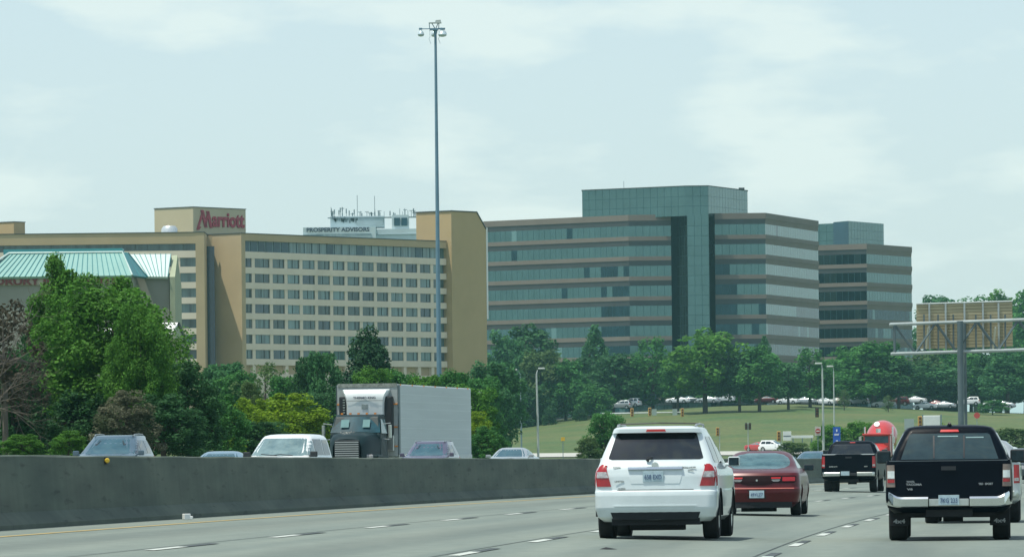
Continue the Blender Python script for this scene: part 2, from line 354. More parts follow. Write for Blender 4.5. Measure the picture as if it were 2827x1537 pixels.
# ================================================================ BUILDINGS
def on_line(P, d, u, v=700):
    """distance along the wall line P + s*d whose point shows at column u"""
    q = pt(u, v, 1000.); k = q.x / q.y      # X = k*Y
    return (k * P[1] - P[0]) / (d[0] - k * d[1])
def seg(a, b):
    d = (Vector(b) - Vector(a)).to_2d(); l = d.length; return d.normalized(), l
HG = mat('hotel glass', (.07, .115, .115), .12, .1, var=.6, scale=.9, streak=(1, 1, .05), spec=.8)
def vary(m, lo, hi):
    t = m.node_tree; b = t.nodes['Principled BSDF']; src = b.inputs['Base Color'].links[0].from_socket; oi = t.nodes.new('ShaderNodeObjectInfo'); mr = t.nodes.new('ShaderNodeMapRange'); hs = t.nodes.new('ShaderNodeHueSaturation')
    mr.inputs[3].default_value = lo; mr.inputs[4].default_value = hi; t.links.new(oi.outputs['Random'], mr.inputs[0]); t.links.new(mr.outputs[0], hs.inputs['Value']); t.links.new(src, hs.inputs['Color']); t.links.new(hs.outputs[0], b.inputs['Base Color'])
vary(HG, .55, 1.9)
HGB = mat('hotel bare glass', (.04, .07, .09), .08, .2, var=.3, scale=.5, spec=.9)
TAN = mat('tan stucco', (.46, .355, .21), .85, var=.08, scale=.15)
TAN2 = mat('golden tan stucco', (.47, .345, .175), .85, var=.07, scale=.12)
CREAM = mat('cream box stucco', (.52, .46, .30), .85, var=.05, scale=.15)
SPAN = mat('pale spandrel concrete', (.72, .63, .50), .8, var=.07, scale=.2)
DKTR = mat('dark roof trim', (.05, .06, .06), .6, var=.1)

def hotel():
    root = empty('hotel', (-45, 1050, 8), 0, 'long tan multi-storey hotel in two wings with red lettering on its roof box', 'hotel')
    zg, zr = 4., pt(676, 645, 1050).z
    A = pt(676, 700, 1050).to_2d(); B = pt(1232, 700, 1097).to_2d()
    d, Ln = seg(A.to_3d(), B.to_3d()); n = Vector((d.y, -d.x))     # outward normal
    def W(mb, name, m, **k): return mb.build(name, m, root, world=True, **k)
    b = MB(); b.fbox(A, d, -1.1, Ln + .5, zg, zr, -16, -.75)        # body of right wing
    b.fbox(A, d, -1.1, 0, zg, zr, -.75, 0.1)                       # end strip
    W(b, 'wall', TAN)
    b = MB(); b.fbox(A, d, 0, Ln, zr - 1.25, zr, -.75, .1); W(b, 'fascia', TAN)
    b = MB(); b.fbox(A, d, -1.2, Ln, zr, zr + .14, -16.1, .2); W(b, 'roof_trim', DKTR)
    # rows
    wt = pt(676, 712.4, 1050).z; ph = 2.745; wh = 1.62
    pu = [281, 419, 534, 650, 768, 885, 998, 1113, 1225, 1334, 1448, 1560, 1663, 1757]
    ps = [on_line(A, d, 600 + x / 2.8025) for x in pu]
    sp = MB()
    for r in range(8):
        top = wt - r * ph + (ph - wh) if r else pt(676, 694, 1050).z
        sp.fbox(A, d, 0, Ln, wt - r * ph, top, -.75, .0)
    sp.fbox(A, d, 0, Ln, zg, wt - 8 * ph + ph - wh, -.75, .0)
    W(sp, 'spandrel', SPAN)
    pr = MB()
    for s in ps[:-1]: pr.fbox(A, d, s - .42, s + .42, zg, wt - .02, -.745, -.12)
    W(pr, 'pier', SPAN)
    edges = [0] + ps
    # one window mesh kind per bay
    for r in range(7):
        for i in range(len(edges) - 1):
            a, c = edges[i] + (.42 if i else 0), edges[i+1] - .42
            if i == len(edges) - 2: c += .42
            z1 = wt - r * ph; z0 = z1 - wh
            m = MB(); m.fbox(A, d, a, c, z0, z1, -.34, -.28)
            o = W(m, 'window', HGB if (r * 31 + i * 17) % 11 == 0 else HG)
            if i < 99:
                f = MB(); mid = (a + c) / 2 + (.5 if (r + i) % 3 else -.2); f.fbox(A, d, mid - .05, mid + .05, z0, z1, -.28, -.22)
                if (r * 5 + i * 3) % 4: f.fbox(A, d, c - .28, c - .02, z0, z1, -.28, -.24)
                f.fbox(A, d, a, c, z0, z0 + .09, -.278, -.20)
                q = f.build('frame', DKTR, o)
                inv = Matrix.Translation(root.location).inverted(); q.data.transform(inv)
    # top glazed strip of many panes
    zt1, zt0 = zr - 1.25, pt(676, 694, 1050).z
    m = MB(); m.fbox(A, d, .0, Ln, zt0, zt1, -.74, -.6); ts = W(m, 'window_strip', HG)
    f = MB(); f.fbox(A, d, 0, Ln, zt0, zt0 + .06, -.6, -.5)
    for i in range(27): f.fbox(A, d, i * Ln / 27 + .05, i * Ln / 27 + .15, zt0, zt1, -.6, -.52)
    for i in (0, 1, 2, 3, 4, 5, 11, 15, 23): f.fbox(A, d, i * Ln / 27 + .2, (i + .9) * Ln / 27, zt0 + .1, zt1 - .1, -.598, -.57)
    q = f.build('frame', mat('dark blue glazing', (.035, .07, .09), .12, .2, var=.3, scale=.4), ts); q.data.transform(Matrix.Translation(root.location).inverted())
    # side wall (lit) going back-left from the corner of the right wing
    e = -Vector((n.x, n.y))     # into the building
    b = MB(); P = A - Vector((d.x, d.y)) * 1.1
    # right end tower
    s0 = Ln + .1; D0 = 1.2
    s1 = on_line(A + n * D0, d, 1317); s2 = on_line(A + n * D0, d, 1342)
    zt = pt(1232, 583, 1096).z; zc = zt - 3.1
    def fp(s, dep, z): q = A + Vector((d.x, d.y)) * s + n * dep; return Vector((q.x, q.y, z))
    poly = [(s0, zg), (s2, zg), (s2, zc), (s1, zt), (s0, zt)]
    vs = [fp(s, D0, z) for s, z in poly] + [fp(s, -7.2, z) for s, z in poly]
    b = MB(); b.add(vs, [(0, 1, 2, 3, 4), (9, 8, 7, 6, 5)] + [(i, 5 + i, 5 + (i + 1) % 5, (i + 1) % 5) for i in range(5)]); W(b, 'end_tower', TAN2)
    b = MB(); pts = [fp(s0 - .05, D0 + .05, zt + .07), fp(s1, D0 + .05, zt + .07), fp(s2, D0 + .05, zc + .07)]; b.tube(pts, .13, 6); b.tube([fp(s0 - .05, D0 + .05, zt + .07), fp(s0 - .05, -7.2, zt + .07)], .13, 6); W(b, 'tower_trim', DKTR)
    b = MB(); b.fbox(A, d, s2 + .01, s2 + .38, zc - 17, zc + .3, D0 - .6, D0 + .12); W(b, 'white_edge_strip', mat('white strip', (.86, .86, .84), .5, var=.03))  # thin white strip down the right edge of the tower
    # left wing, facing the road squarely
    zw = zr - .0
    LW = Vector((pt(-260, 700, 1043).x, 1043)); xr = pt(564, 700, 1043).x; dl = Vector((1, 0)); Ll = xr - LW.x
    b = MB(); b.fbox(LW, dl, 0, Ll - .02, zg, zw, -14, -.75); b.fbox(LW, dl, Ll - 1.55, Ll, zg, zw, -.75, .08); W(b, 'wall', TAN)
    b = MB(); b.fbox(LW, dl, 0, Ll - 1.55, zw - 1.95, zw, -.75, .06); W(b, 'fascia', TAN)
    b = MB(); b.fbox(LW, dl, 0, Ll + .1, zw, zw + .14, -14, .16); W(b, 'roof_trim', DKTR)
    wt2 = pt(540, 710.7, 1043).z; zt0 = wt2 + 1.25; zt1 = zw - 1.95
    xs_w = [on_line(LW, dl, u) for u in (544, 493)]; pit = 3.28
    sp = MB(); pr = MB(); stuff = MB()
    sp.fbox(LW, dl, 0, Ll - 1.55, wt2, zt0, -.75, 0)
    for r in range(1, 9): sp.fbox(LW, dl, 0, Ll - 1.55, wt2 - r * ph, wt2 - r * ph + ph - wh, -.75, 0)
    W(sp, 'spandrel', SPAN)
    e0 = Ll - 1.55
    for k in range(15):
        c = e0 - k * pit; a = c - pit + .48
        pr.fbox(LW, dl, a - .48, a, zg, wt2 - .02, -.745, -.1)
        for r in range(7):
            if k < 2: m = MB(); m.fbox(LW, dl, a, c, wt2 - r * ph - wh, wt2 - r * ph, -.74, -.68); W(m, 'window', HG)
            else: stuff.fbox(LW, dl, a, c, wt2 - r * ph - wh, wt2 - r * ph, -.74, -.68)
    W(pr, 'pier', SPAN); q = W(stuff, 'window', HG); q['kind'] = 'stuff'
    m = MB(); m.fbox(LW, dl, 0, e0 + .0, zt0, zt1, -.74, -.6); ts = W(m, 'window_strip', HG)
    f = MB()
    for i in range(24): f.fbox(LW, dl, e0 - i * 2.15 - .1, e0 - i * 2.15, zt0, zt1, -.6, -.52)
    q = f.build('frame', DKTR, ts); q.data.transform(Matrix.Translation(root.location).inverted())
    # link between the wings: recessed dark glass slot and the lit side wall of the right wing
    e2 = (-n.x, -n.y); P0 = A - Vector((d.x, d.y)) * 1.1
    b = MB(); x0 = LW.x + Ll; zs = zw - .25
    Pl = P0 + Vector(e2) * 7.4
    b.fbox((x0 - 4, 1053.2), (1, 0), 0, 5.8, zg, zs, -10, 0); W(b, 'link_wall', TAN)
    b = MB(); b.fbox((x0 + .02, 1051.4), (1, 0), 0, 1.35, zg, zs - 1.9, -.4, 0); W(b, 'stair_window', mat('dark navy glass', (.012, .025, .05), .1, .1, var=.2, spec=.8))
    # roof boxes
    def rbox(name, u0, v0, D, ll, lr, zb, m):
        C = pt(u0, v0, D); z1 = C.z; c = C.to_2d()
        b = MB(); p = [c, c + Vector((d.x, d.y)) * lr, c + Vector((d.x, d.y)) * lr - n * ll, c - n * ll]
        b.prism([(q.x, q.y) for q in p], zb, z1); W(b, name, m)
        b = MB(); b.prism([(q.x, q.y) for q in [p[0] + n * .1 - d * .1, p[1] + n * .1 + d * .1, p[2] - n * .1 + d * .1, p[3] - n * .1 - d * .1]], z1, z1 + .13); W(b, name + '_trim', DKTR)
        return C, z1
    C, z1 = rbox('sign_box', 533, 572, 1062, 9.3, 14.9, zr - 3, CREAM)
    MRED = mat('red sign letters', (.36, .03, .055), .5, var=.1, scale=2)
    c = C + Vector((d.x, d.y, 0)) * 7.9 + Vector((n.x, n.y, 0)) * .1; c.z = z1 - 2.2
    text('sign_letters', 'arriott', 3.75, MRED, root, frameM(c + Vector((d.x, d.y, 0)) * 1.85, (d.x, d.y, 0)), .12, .09, width=9.1, world=True)
    # blackletter-like capital M drawn as slanted strokes
    M_ = MB()
    def stroke(x0, y0, x1, y1, w_):
        q = [(x0 - w_/2, y0), (x0 + w_/2, y0), (x1 + w_/2, y1), (x1 - w_/2, y1)]
        base = C + Vector((d.x, d.y, 0)) * 2.0; z = z1 - 2.2
        a = [base + Vector((d.x, d.y, 0)) * p[0] + Vector((n.x, n.y, 0)) * .06 + Vector((0, 0, z - base.z + p[1])) for p in q]
        f_ = [p + Vector((n.x, n.y, 0)) * .16 for p in a]
        M_.add(a + f_, [(0, 1, 2, 3), (4, 5, 6, 7), (0, 1, 5, 4), (1, 2, 6, 5), (2, 3, 7, 6), (3, 0, 4, 7)])
    stroke(-.9, -1.75, .55, 1.3, .5); stroke(.35, 1.75, 1.45, -1.4, .75); stroke(1.25, -1.2, 2.1, 1.5, .42); stroke(1.95, 1.6, 2.9, -1.45, .75); stroke(-.9, -1.9, -.2, -1.3, .6)
    M_.build('sign_letter', MRED, root, world=True)
    rbox('roof_box', 38, 613, 1052, 8, 3, zr - 3, TAN2).__class__
    # rooftop plant
    b = MB(); q = pt(468, 643, 1052); b.lathe([(0, 1.5), (1.1, 1.45), (1.6, 1.1), (1.7, .2)], (q.x, q.y, zr), 'z', 16); W(b, 'roof_vent', mat('bare aluminium', (.7, .72, .7), .35, .6, var=.1), smooth=True)
    return root
hotel()

# ---------------- glass office block
OG = mat('office mirror glass', (.10, .18, .18), .10, .85, var=.10, scale=.25)
OGD = mat('office recessed glass', (.03, .085, .12), .08, .6, var=.2, scale=.25)
BAND = mat('pinkish precast concrete', (.19, .165, .14), .8, var=.07, scale=.2)
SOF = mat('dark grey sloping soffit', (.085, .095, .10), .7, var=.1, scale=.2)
OGR = mat('office dark and reflection pane', (.02, .055, .07), .08, .7, var=.3, scale=.3)
OGL = mat('office pale pane', (.20, .33, .33), .2, .7, var=.1, scale=.3)
MUL = mat('teal mullion', (.03, .09, .105), .4, .3, var=.1)

def mull_sheet(name, P, d, l, z0, z1, nc, nr, parent, mg, dep=.012, w_=.04, refl_patch=None):
    d = Vector((d[0], d[1], 0)); n = Vector((d.y, -d.x, 0)); P = Vector((P[0], P[1], 0))
    def ticks(a, b, k, ends):
        out_ = [(a, False)]
        for i in range(0 if ends else 1, k + (1 if ends else 0)):
            c = a + (b - a) * i / k; c0, c1 = max(a, c - w_), min(b, c + w_)
            out_ += [(c0, False), (c0 + .002, True), (c1 - .002, True), (c1, False)]
        out_.append((b, False)); return out_
    S = ticks(0, l, nc, False); Z = ticks(z0, z1, nr, False) if nr > 1 else [(z0, False), (z1, False)]
    m = MB(); m.grid([[P + d*s_ + n*(dep if (a or b) else 0) + Vector((0, 0, z_)) for s_, a in S] for z_, b in Z])
    o = m.build(name, mg, parent, world=True, normals=False); o.data.materials.append(MUL); o.data.materials.append(OGR); o.data.materials.append(OGL); rg = random.Random(int(z0 * 7 + l)); cell_ = {}
    nS = len(S); idx = 0
    for i in range(len(Z) - 1):
        for j in range(nS - 1):
            if S[j][1] or S[j+1][1] or Z[i][1] or Z[i+1][1]: o.data.polygons[idx].material_index = 1
            elif nr == 1:
                v_ = rg.random(); o.data.polygons[idx].material_index = 2 if (v_ < .02 or (refl_patch and refl_patch(S[j][0], z1) and v_ < .9)) else (3 if v_ > .985 else 0)  # besides stray dark panes, reflections of trees and tower are painted as dark panes
            idx += 1
    return o
def band_building(root, chain, ztop, zbot, floor, closed_back, top_extra=.35, ret=.22, brown=(), refl_patch=None):
    """chain: plan points left to right seen from the road. bands of precast with sloping soffits over recessed ribbon glass"""
    pts_ = [Vector(p) for p in chain]; n = len(pts_)
    def offs(dep):
        res = []
        for i, p in enumerate(pts_):
            ns = []
            if i > 0: d = (p - pts_[i-1]).normalized(); ns.append(Vector((d.y, -d.x)))
            if i < n - 1: d = (pts_[i+1] - p).normalized(); ns.append(Vector((d.y, -d.x)))
            a = sum(ns, Vector((0, 0))).normalized(); k = 1 / max(.4, a.dot(ns[0])); res.append(p + a * dep * k)
        return res
    o0, oi = offs(0), offs(-ret); back = [Vector(p) for p in closed_back]
    z = ztop; k = 0
    while z > zbot:
        hp, hs = .88 + (top_extra if k == 0 else 0), 1.12
        m = MB(); rows = []
        for (rr, zz) in ((oi, z), (o0, z), (o0, z - hp), (offs(-ret * .35), z - hp - .04), (oi, z - hp - hs)):
            rows.append([Vector((p.x, p.y, zz)) for p in rr])
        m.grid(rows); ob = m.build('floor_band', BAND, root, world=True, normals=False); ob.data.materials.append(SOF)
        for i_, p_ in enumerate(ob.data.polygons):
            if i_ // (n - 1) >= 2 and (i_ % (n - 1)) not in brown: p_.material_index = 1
        zg1 = z - hp - hs + .05; nz = z - (floor + (top_extra if k == 0 else 0)); zg0 = nz
        oo = offs(-ret + .05)
        for i in range(n - 1):
            d = (oo[i+1] - oo[i]); l = d.length; d.normalize(); mull_sheet('window_band', oo[i], d, l, zg0, zg1, max(1, round(l / 1.5)), 1, root, OG, refl_patch=(lambda s_, z_, i=i: refl_patch(i, s_, z_)) if refl_patch else None)
        z = nz; k += 1
    # core volume
    p = [(q.x, q.y) for q in offs(-ret - .02)] + [tuple(b) for b in back]
    MB().prism(p, zbot - 6, ztop - .02).build('core', mat('dark interior', (.03, .04, .045), .9, var=.1), root, world=True)
def curtain(root, chain, z0, z1, back, name='glass_tower', gm_=None, cell=(1.75, 2.1)):
    gm_ = gm_ or OG
    p = [tuple(q) for q in chain] + [tuple(b) for b in back]
    o = MB().prism(p, z0, z1).build(name, gm_, root, world=True)
    for a, b in zip(chain[:-1], chain[1:]):
        a, b = Vector(a), Vector(b); d = b - a; l = d.length; d.normalize()
        mull_sheet('window_grid', a + Vector((d.y, -d.x)) * .03, d, l, z0, z1, max(1, round(l / cell[0])), max(1, round((z1 - z0) / cell[1])), root, gm_, .015, .035)
    return o
def P2(u, D, v=700): q = pt(u, v, D); return (q.x, q.y)
ofc = empty('office_building', (40, 1215, 12), 0, 'teal mirror-glass office block with pinkish floor bands and a tall central glass tower', 'office building')
zt = pt(1736, 594, 1215).z
band_building(ofc, [P2(1335, 1238), P2(1736, 1214), P2(1853, 1214)], zt, 14, 4.15, [P2(1853, 1250), P2(1360, 1275)], refl_patch=lambda i, s_, z_: i == 0 and s_ > 31 and z_ < 44)
band_building(ofc, [P2(1974, 1213), P2(2115, 1213), P2(2261, 1256)], zt + .1, 14, 4.15, [P2(2240, 1290), P2(1965, 1250)], brown=(1,), refl_patch=lambda i, s_, z_: (i == 0 and s_ < 4 and z_ < 46) or (i == 1 and z_ < 34) or (i == 1 and z_ < 38 and s_ > 25))
za = pt(1893, 515, 1210).z
curtain(ofc, [P2(1609, 1224), P2(1893, 1210), P2(1957, 1210), P2(2065, 1233)], zt - .5, za, [P2(2050, 1262), P2(1620, 1256)], 'tower_top')
MB().prism([P2(1607, 1223.7), P2(1893, 1209.6), P2(1957, 1209.6), P2(2067, 1233), P2(2052, 1262.4), P2(1618, 1256.4)], za, za + .18).build('roof_trim', DKTR, ofc, world=True)
curtain(ofc, [P2(1870, 1216), P2(1898, 1209.9), P2(1957, 1209.9), P2(1958, 1218)], 12, zt - .5, [P2(1957, 1240), P2(1872, 1240)], 'tower_shaft')
MB().prism([P2(1850, 1222), P2(1976, 1222), P2(1976, 1245), P2(1850, 1245)], 12, zt - .1).build('recess_glass', OGD, ofc, world=True)
for a, b in ((1835, 1872), (1956, 1980)): MB().prism([P2(a, 1215.2), P2(b, 1218), P2(b, 1223), P2(a, 1223)], 12, zt - .5).build('recess_glass', OGD, ofc, world=True)
q = pt(2050, 512, 1225); b = MB(); b.bb(q.x - .6, q.x + .6, 1230, 1231, za, za + .6); b.build('roof_unit', DKTR, ofc, world=True)
q = pt(1723, 515, 1222); MB().tube([(q.x, 1225, za), (q.x, 1225, za + 2)], .05, 5).build('antenna', STEEL, ofc, world=True)

of2 = empty('office_building', (85, 1320, 12), 0, 'smaller pinkish-banded glass office block standing right of the tower block', 'office building')
zt2 = pt(2393, 673, 1312).z
band_building(of2, [P2(2240, 1318), P2(2393, 1311), P2(2518, 1334)], zt2, 14, 4.15, [P2(2500, 1365), P2(2250, 1360)], brown=(1,), refl_patch=lambda i, s_, z_: (i == 0 and s_ > 6) or z_ < 37)
zp = pt(2343, 611, 1316).z
curtain(of2, [P2(2245, 1330), P2(2302, 1326)], zt2 - .5, zp, [P2(2302, 1345), P2(2245, 1348)], 'roof_box')
curtain(of2, [P2(2303, 1322), P2(2343, 1316), P2(2440, 1334)], zt2 - .5, zp + .1, [P2(2425, 1350), P2(2303, 1345)], 'roof_box')
MB().prism([P2(2301, 1321.7), P2(2343, 1315.7), P2(2343, 1316.2), P2(2303, 1322.2)], zt2 - .5, zp).build('recess_glass', OGD, of2, world=True)

# ---------------- office block behind the hotel with antennas
pb = empty('office_building', (-25, 1500, 15), 0, 'pale blue-white office block with antennas and black lettering behind the hotel roof', 'office building')
PW = mat('pale blue panel', (.52, .62, .64), .7, var=.08, scale=.2); PG = mat('weathered grey panel', (.30, .38, .40), .8, var=.2, scale=.3)
def pxb(u0, u1, v0, v1, D, dep): a = pt(u0, v1, D); c = pt(u1, v0, D); return (a.x, c.x, D, D + dep, a.z, c.z)
b = MB(); b.bb(*pxb(838, 1037, 626, 760, 1500, 20)); b.build('wall', PW, pb, world=True)
b = MB(); b.bb(*pxb(838, 1025, 644, 760, 1499.7, .28)); b.build('window_band', PG, pb, world=True)
b = MB(); b.bb(*pxb(1038, 1160, 631, 760, 1504, 14)); b.build('wall', PW, pb, world=True)
b = MB(); b.bb(*pxb(1038, 1160, 645, 648, 1503.8, .3)); b.build('ledge', PG, pb, world=True)
b = MB(); b.bb(*pxb(912, 1060, 596, 628, 1506, 8)); b.build('penthouse', PW, pb, world=True)
b = MB(); b.bb(*pxb(985, 1058, 601, 622, 1505.6, .35)); b.build('louvre', PG, pb, world=True)
b = MB(); b.bb(*pxb(1082, 1128, 593, 632, 1505, 8)); b.build('penthouse', PW, pb, world=True)
for k in (1088, 1108): b = MB(); b.bb(*pxb(k, k + 16, 601, 623, 1504.7, .28)); b.build('window', OGD, pb, world=True)
q = pt(933, 634.5, 1499.6); text('sign_letters', 'PROSPERITY ADVISORS', 1.45, INK, pb, frameM(q, (1, 0, 0)), .06, .05, width=16.2, world=True)
rnd = random.Random(3)
am = MB()
for i in range(42):
    u = rnd.choice([rnd.uniform(911, 1055)] * 3 + [rnd.uniform(1060, 1150)]); v = rnd.uniform(574, 592); q = pt(u, v, 1507)
    zb = pt(u, 600, 1507).z; am.tube([(q.x, 1507, zb), (q.x, 1507, q.z)], .06, 4)
    if rnd.random() < .6: am.bb(q.x - .14, q.x + .14, 1506.7, 1506.9, q.z - .9, q.z + .3)
    if rnd.random() < .3: am.bb(q.x - .5, q.x + .5, 1506.8, 1506.95, q.z - .1, q.z + .05)
for u, v in ((1034, 541), (986, 539), (1117, 575), (1126, 580), (914, 572)): q = pt(u, v, 1508); am.tube([(q.x, 1508, q.z - 6), (q.x, 1508, q.z)], .07, 4)
for i in range(26): u = rnd.uniform(918, 990); q = pt(u, rnd.uniform(598, 612), 1505.9); am.bb(q.x - .2, q.x + .2, 1505.6, 1505.8, q.z - .5, q.z + .3)
qa, qb = pt(905, 599, 1507), pt(1155, 599, 1507); am.bb(qa.x, qb.x, 1505.5, 1508.1, qa.z - .4, qa.z - .2)
am.build('antenna_cluster', mat('antenna grey', (.16, .22, .24), .6, .2, var=.2), pb, world=True)

# ---------------- inn with teal metal roof at the left
inn = empty('inn_building', (-45, 600, 6), 0, 'grey inn with a teal standing-seam metal roof and red lettering at the left edge', 'inn')
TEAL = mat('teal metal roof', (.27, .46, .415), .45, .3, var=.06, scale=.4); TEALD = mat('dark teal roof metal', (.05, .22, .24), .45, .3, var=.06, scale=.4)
PALE = mat('sunlit pale roof metal', (.58, .70, .66), .45, .2, var=.05, scale=.4); IW = mat('inn grey stucco', (.27, .27, .225), .85, var=.08, scale=.3); IWC = mat('inn cream frieze', (.45, .41, .31), .85, var=.06, scale=.3)  # PALE: the teal metal with its strong sun reflection put into the colour
D = 600.
x0, x1 = pt(-40, 760, D).x, pt(365, 760, D).x; ze = pt(200, 762, D).z; zrg = pt(200, 688, D + 6).z; zm = pt(200, 698, D + 4.5).z
xl_t, xr_t = pt(15, 700, D).x, pt(330, 700, D).x
def seam_roof(name, q, m, seams, parent=inn):
    """q: four corners (bottom-left, bottom-right, top-right, top-left)"""
    q = [Vector(p) for p in q]; nrm = (q[1] - q[0]).cross(q[3] - q[0]).normalized()
    mb = MB(); mb.add(q + [p - nrm * .25 for p in q], [(0, 1, 2, 3), (7, 6, 5, 4), (0, 4, 5, 1), (1, 5, 6, 2), (2, 6, 7, 3), (3, 7, 4, 0)]); o = mb.build(name, m, parent, world=True)
    s = MB(); bx = (q[1] - q[0]).normalized()
    for i in range(seams + 1):
        a = q[0].lerp(q[1], i / seams); c = q[3].lerp(q[2], i / seams)
        s.add([a - bx*.03, a + bx*.03, c + bx*.03, c - bx*.03, a - bx*.03 + nrm*.07, a + bx*.03 + nrm*.07, c + bx*.03 + nrm*.07, c - bx*.03 + nrm*.07], [(4,5,6,7), (0,1,5,4), (1,2,6,5), (2,3,7,6), (3,0,4,7)])
    k = s.build('seam', TEALD, o); k.data.transform(Matrix.Translation(parent.location).inverted()); return o
seam_roof('roof_slope', [(x0, D, ze), (x1, D, ze), (xr_t, D + 4.5, zm), (xl_t, D + 4.5, zm)], TEAL, 26)
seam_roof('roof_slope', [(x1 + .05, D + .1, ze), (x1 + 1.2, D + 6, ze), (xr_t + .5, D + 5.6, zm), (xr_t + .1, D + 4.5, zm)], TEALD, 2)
b = MB(); b.bb(xl_t - .6, xr_t, D + 4.5, D + 7, zm - .1, zrg); b.build('ridge_cap', mat('blue-teal ridge', (.07, .30, .32), .45, .3, var=.05), inn, world=True)
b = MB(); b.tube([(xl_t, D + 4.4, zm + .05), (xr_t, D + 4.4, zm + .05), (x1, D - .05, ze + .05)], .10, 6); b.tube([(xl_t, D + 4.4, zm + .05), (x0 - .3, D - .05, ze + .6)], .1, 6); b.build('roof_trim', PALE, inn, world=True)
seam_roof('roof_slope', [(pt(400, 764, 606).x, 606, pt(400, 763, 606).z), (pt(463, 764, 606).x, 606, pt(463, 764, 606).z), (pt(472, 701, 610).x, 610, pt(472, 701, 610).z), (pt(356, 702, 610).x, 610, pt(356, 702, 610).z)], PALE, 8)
b = MB(); b.bb(x0, pt(366, 760, D).x, D + .5, D + 14, 2, ze - .02); b.build('wall', IW, inn, world=True)
b = MB(); b.bb(x0, pt(352, 760, D).x, D + .3, D + .5, pt(200, 785, D).z, ze - .04); b.build('frieze', IWC, inn, world=True)
b = MB(); b.bb(pt(366, 760, 606).x, pt(466, 760, 606).x, 606.5, 620, 2, pt(430, 765, 606).z); b.build('wall', IW, inn, world=True)
b = MB(); p_ = [(606.2, 2), (618, 2), (618, pt(470, 780, 606).z), (611.2, pt(470, 702, 606).z + .1), (606.2, pt(470, 764, 606).z)]
xg = pt(468, 760, 606).x; b.add([(xg, y, z) for y, z in p_] + [(xg + .55, y, z) for y, z in p_], [(0,1,2,3,4), (9,8,7,6,5)] + [(i, (i+1) % 5, 5 + (i+1) % 5, 5 + i) for i in range(5)]); b.build('gable_wall', mat('gable stucco', (.34, .38, .26), .85, var=.08), inn, world=True)
MAR = mat('maroon letters', (.17, .035, .03), .6, var=.1)
q = pt(164, 776, D); text('sign_letters', 'DRURY INN & SUITES', .95, MAR, inn, frameM(Vector((q.x, D + .2, q.z)), (1, 0, 0)), .06, .035, width=(343 + 15) / F * D, world=True)
# porch with gabled white roof lower down
pr_ = empty('porch', (-33, 560, 5), 0, 'low white gabled porch roof showing behind the big green tree', 'porch')
Dp = 540.; zt_, ze_ = pt(490, 890, Dp).z, pt(440, 925, Dp).z
a, c = pt(400, 925, Dp), pt(490, 889, Dp)
b = MB(); b.add([(pt(250, 925, Dp).x, Dp - 3, ze_), (pt(478, 925, Dp).x, Dp - 3, ze_), (pt(492, 889, Dp).x, Dp, zt_), (pt(250, 889, Dp).x, Dp, zt_)], [(0, 1, 2, 3)]); b.add([Vector(v) - Vector((0, 0, .2)) for v in b.v[:4]], [(0, 1, 2, 3)]); b.build('roof', mat('white membrane roof', (.85, .85, .83), .6, var=.04), pr_, world=True)
b = MB(); b.tube([pt(492, 890, Dp), pt(505, 920, Dp), pt(518, 960, Dp), pt(524, 1010, Dp)], .16, 6); b.build('edge_frame', DKTR, pr_, world=True)
b = MB(); b.bb(pt(250, 950, Dp).x, pt(500, 950, Dp).x, Dp + .3, Dp + 6, 3, ze_ - .3); b.build('wall', IW, pr_, world=True)
# low red-brown roofed shelter among the trees, far right
q = gpt(2610, 1180); q = pt(2610, 1085, 1180)
sh = empty('shelter', (q.x, 1180, q.z - 4), 0, 'low brown-roofed shelter among trees behind the parking lot', 'shelter')
b = MB(); b.add([(-4.5, -3, 4), (4.5, -3, 4), (4.5, 3, 4), (-4.5, 3, 4), (-1.5, 0, 5.8), (1.5, 0, 5.8)], [(0, 1, 5, 4), (1, 2, 5), (2, 3, 4, 5), (3, 0, 4), (3, 2, 1, 0)]); b.build('roof', mat('brown shingle', (.16, .11, .09), .9, var=.15), sh)
b = MB(); b.bb(-3.8, 3.8, -2.4, 2.4, 0, 3.98); b.build('wall', mat('dark brick', (.05, .05, .055), .9, var=.2), sh)
# ================================================================ TREES
def leafmat(name, c1, c2, tr=.36):
    return mat(name, c1, .75, scale=.9, col2=c2, transl=tr, island=.38, spec=.25)
LM = {
 'bright': leafmat('bright green leaves', (.055, .170, .020), (.105, .255, .034)),
 'mid': leafmat('mid green leaves', (.040, .155, .034), (.078, .225, .052)),
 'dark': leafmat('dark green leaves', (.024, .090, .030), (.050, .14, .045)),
 'yellow': leafmat('yellow green leaves', (.13, .25, .012), (.22, .33, .02)),
 'blue': leafmat('blue green leaves', (.042, .145, .052), (.075, .205, .068)),
 'olive': leafmat('olive leaves', (.075, .145, .045), (.12, .19, .065)),
 'brown': leafmat('dry brown leaves', (.045, .042, .026), (.085, .072, .045)),
 'flower': leafmat('white-flowering leaves', (.035, .07, .02), (.20, .19, .13)),
 'pine': leafmat('pine needles', (.015, .065, .026), (.035, .10, .034), .15),
}
BARK = mat('bark', (.07, .055, .045), .95, var=.35, scale=6); BARKG = mat('pale bare branches', (.12, .105, .085), .9, var=.2, scale=5)
